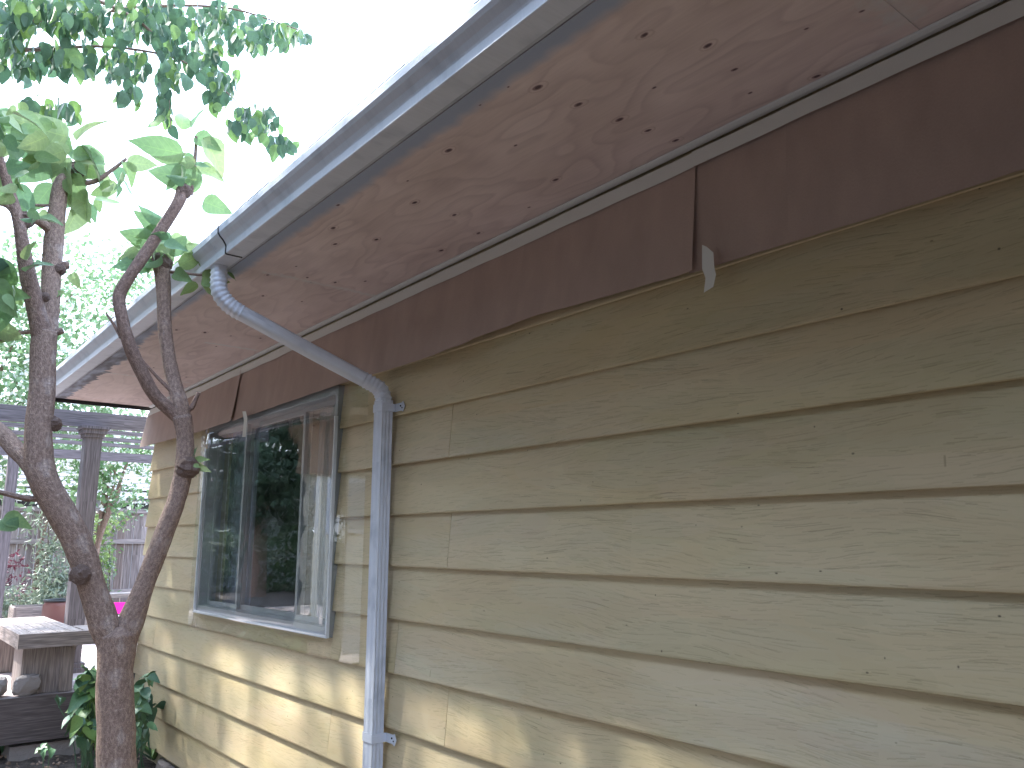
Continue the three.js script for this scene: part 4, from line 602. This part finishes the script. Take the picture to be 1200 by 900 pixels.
// ---------------------------------------------------------------- plants and litter at the foot of the wall
{
  const plant = (name, label, list, mats, seed, at0) => { const t = thing(name, label, 'plant'), r = rngOf(seed), g0 = at0; 
    for (const [u, v, h, ru, rvv, n, s] of list) for (let i = 0; i < n; i++) { const p = far(u + (r() + r() - 1) * ru, v + (r() + r() - 1) * rvv, h + (r() - 0.5) * 0.4); p.y = Math.max(p.y, 0.2); const d = V((r() - 0.3) * 1.4, -0.1 - r() * 0.6, (r() - 0.4) * 1.4);
      if (i % 6 === 0) part('stem', limb([[V(g0.x + (r() - 0.5) * 0.12, 0.08, g0.z + (r() - 0.5) * 0.12), 0.0035], [V(lerp(g0.x, p.x, 0.5), lerp(0.1, p.y, 0.6), lerp(g0.z, p.z, 0.5)), 0.003], [p, 0.002]], 5, 0.02, seed, 3), M.leafBlue[0], t);
      addLeaf(t, p, s * (0.7 + r() * 0.6), d, (r() - 0.5) * 1.6, mats, r); } return t; };
  const a = far(108, 850, 6.3), b = far(168, 840, 6.3);
  plant('leafy_plant', 'bushy green plant with broad toothed leaves in front of the deck rim', [[108, 815, 6.2, 26, 40, 64, 0.12], [112, 795, 6.2, 22, 16, 22, 0.09], [100, 835, 6.2, 20, 20, 16, 0.1], [70, 818, 6.3, 8, 8, 3, 0.08], [106, 852, 6.1, 24, 16, 34, 0.1]], M.leafBlue, 81, V(a.x, 0, a.z));
  plant('ivy_plant', 'dark-leaved climbing plant at the house corner behind the tree trunk', [[168, 818, 6.25, 18, 26, 30, 0.11], [162, 840, 6.2, 14, 14, 10, 0.1], [178, 790, 6.3, 8, 14, 6, 0.09], [164, 856, 6.1, 16, 16, 18, 0.09]], [M.leafBlue[0], M.leafBlue[0], M.leafBlue[1]], 83, V(b.x, 0, b.z));
  const strap = (u, v, h, list, label, seed) => { const t = thing('strap_plant', label, 'plant'), r = rngOf(seed), o = onY(u, v, 0.13); 
    for (const [ang, len, up, w] of list) { const a = ang * Math.PI / 180, d = V(Math.cos(a), 0, Math.sin(a)); part('leaf', grid(8, 2, (s, q) => { const k = s * len, p = V(o.x + d.x * k, o.y + up * Math.sin(s * 2.6) + 0.01, o.z + d.z * k), ww = w * Math.sin(Math.PI * Math.pow(clamp(s * 0.94 + 0.06), 0.6)) * (q - 0.5); return V(p.x - d.z * ww, p.y + Math.abs(q - 0.5) * 0.02, p.z + d.x * ww); }), M.leafBlue[Math.floor(r() * 3)], t); } return t; };
  strap(180, 893, 5.3, [[200, 0.35, 0.18, 0.05], [170, 0.4, 0.25, 0.05], [150, 0.3, 0.1, 0.045], [60, 0.3, 0.12, 0.05], [100, 0.4, 0.1, 0.05], [20, 0.25, 0.1, 0.04], [300, 0.3, 0.2, 0.045], [250, 0.35, 0.26, 0.05], [220, 0.3, 0.3, 0.045], [330, 0.2, 0.1, 0.04], [120, 0.4, 0.2, 0.05]], 'clump of flopping strap leaves at the foot of the siding', 91);
  strap(2, 885, 5.6, [[10, 0.2, 0.2, 0.018], [60, 0.2, 0.3, 0.016], [120, 0.25, 0.2, 0.018], [200, 0.2, 0.25, 0.016], [320, 0.25, 0.3, 0.018], [270, 0.2, 0.16, 0.016]], 'thin grassy weed growing before the deck rim', 93);
  plant('weed', 'small round-leaved weed on the bare soil below the rim', [[55, 876, 5.9, 12, 6, 12, 0.05]], [M.leafBlue[1]], 95, (() => { const p = far(57, 885, 5.9); return V(p.x, 0, p.z); })());
  const sl = (() => { const g = new THREE.CylinderGeometry(0.2, 0.22, 0.06, 14, 1); const a = g.attributes.position; for (let i = 0; i < a.count; i++) a.setXYZ(i, a.getX(i) * 1.2, a.getY(i), a.getZ(i) * 0.8); g.computeVertexNormals(); const p = onY(212, 897, 0.16); g.translate(p.x, 0.155, p.z - 0.02); return g; })();
  single('stepping_stone', sl, M.rock, 'flat grey stone half sunk in soil beside the strap leaves', 'stone');
  const bl = box(0.32, 0.12, 0.5, 0, 0, 0); { const p = onY(55, 880, 0.15); bl.translate(p.x - 0.1, 0.16, p.z); } single('concrete_block', bl, M.rock, 'grey concrete block lying in the shade under the deck', 'block');
  const r = rngOf(97), geo = new THREE.IcosahedronGeometry(1, 0), im = new THREE.InstancedMesh(geo, M.mulch, 1500), o = new THREE.Object3D(), col = new THREE.Color();
  for (let i = 0; i < 1500; i++) { const x = -3 - r() * 4.2, z = 0.02 + r() * 1.9, s = 0.006 + r() * r() * 0.02; o.position.set(x, groundY(x, z) + fbm(x * 3, z * 3) * 0.035 + noise(x * 11, z * 11) * 0.012 + s * 0.2, z); o.rotation.set(r() * 6, r() * 6, r() * 6); o.scale.set(s * (0.6 + r() * 1.6), s * 0.6, s); o.updateMatrix(); im.setMatrixAt(i, o.matrix); const k = 0.6 + r() * 2.4; im.setColorAt(i, col.setRGB(k, k * 0.95, k * 0.9)); }
  im.name = 'mulch'; im.castShadow = im.receiveShadow = true; im.userData = { kind: 'stuff', label: 'bark chips and small stones strewn on the soil', category: 'mulch' }; scene.add(im);
}

// ---------------------------------------------------------------- what stands outside the frame: seen in the window and shading the wall
{
  const s = thing('garden_shed', 'cream lap-sided shed with a window band and brown eave on the deck', 'shed', undefined, V(-10.3, 0, 3.0)), x = 0, z0 = 0, z1 = 3.4; s.rotation.y = 0.47;
  part('wall', box(2.4, 2.9, z1 - z0, x - 1.22, 0.4 + 1.45, (z0 + z1) / 2), M.cream, s);
  for (let j = 0; j < 6; j++) part('siding_board', (() => { const g = box(0.014, 0.232, z1 - z0 + 0.02, 0, 0, 0); g.rotateZ(0.05); g.translate(x + 0.004, 0.55 + j * 0.21, (z0 + z1) / 2); return g; })(), M.cream, s);
  const w = part('window', box(0.05, 0.75, 1.5, x + 0.012, 2.13, z0 + 0.9), M.white, s); part('pane', box(0.02, 0.63, 1.4, x + 0.032, 2.13, z0 + 0.9), M.greyWall, w);
  part('roof', [box(3.4, 0.1, z1 - z0 + 0.6, x - 1.2, 3.36, (z0 + z1) / 2), box(0.05, 0.75, z1 - z0 + 0.2, x + 0.02, 2.93, (z0 + z1) / 2)], M.brown, s);
}
{
  const g = 'tall evergreen trees along the far side of the yard';
  const spots = [[-18.5, 5.6, 2.5, 'rounded'], [-16, 8.6, 2.8, 'broad'], [-12.4, 9.2, 2.7, 'tall'], [-9, 8.2, 2.6, 'bushy'], [-6.2, 7.4, 2.5, 'leaning'], [-3.4, 6.0, 2.5, 'spreading'], [-21, 9.5, 2.8, 'dark']];
  spots.forEach(([x, z, s, kind], i) => simpleTree('yard_tree', `${kind} dense green tree standing across the yard from the siding`, [[V(x, 0, z), 0.2], [V(x + (i % 3 - 1) * 0.1, 1.6, z), 0.16], [V(x, 3.2, z), 0.12]],
    [[V(x, 3.9, z), s * 0.85, s * 0.7, s * 0.85, 1500, 0.28], [V(x - 0.5, 5.6, z - 0.2), s * 0.8, s * 0.7, s * 0.8, 1400, 0.28], [V(x + 0.5, 7.2, z), s * 0.65, s * 0.6, s * 0.65, 900, 0.28], [V(x + 0.6, 2.9, z - 0.3), s * 0.6, s * 0.45, s * 0.6, 700, 0.26]], M.leafHedge, 200 + i * 7, g, { second: 0.5 }));
  const hg = thing('hedge', 'long leafy green hedge closing the yard beyond the shed', 'hedge'), hb = [];
  for (let z = 1.6; z < 12; z += 1.1) hb.push([V(-20.5 + Math.sin(z * 2) * 0.4, 1.1, z), 0.8, 1.4, 0.9, 650, 0.2]);
  for (let x = -19.5; x < -4; x += 1.3) hb.push([V(x, 1.0, 11.6), 0.9, 1.3, 0.8, 500, 0.2]);
  part('foliage', foliage(hb, 301, 0.5, 0.3, 0.6), leafMat(0.1, 0.17, 0.08, 0.4), hg);
  for (let z = 1.6; z < 12; z += 1.1) part('stem', new THREE.CylinderGeometry(0.03, 0.04, 1.4, 7).translate(-20.5, 0.9, z), M.twig, hg);
  const h = thing('side_house', 'tall dark brown house wall standing close across the side yard', 'house');
  part('wall', box(9.4, 3.8, 5, 3.2, 1.9, 5.5), std({ color: lin(0.05, 0.042, 0.036), roughness: 0.9 }), h); part('roof', box(10, 0.16, 6.3, 3.2, 3.9, 5.3), M.brown, h);
}

renderer.render(scene, camera);
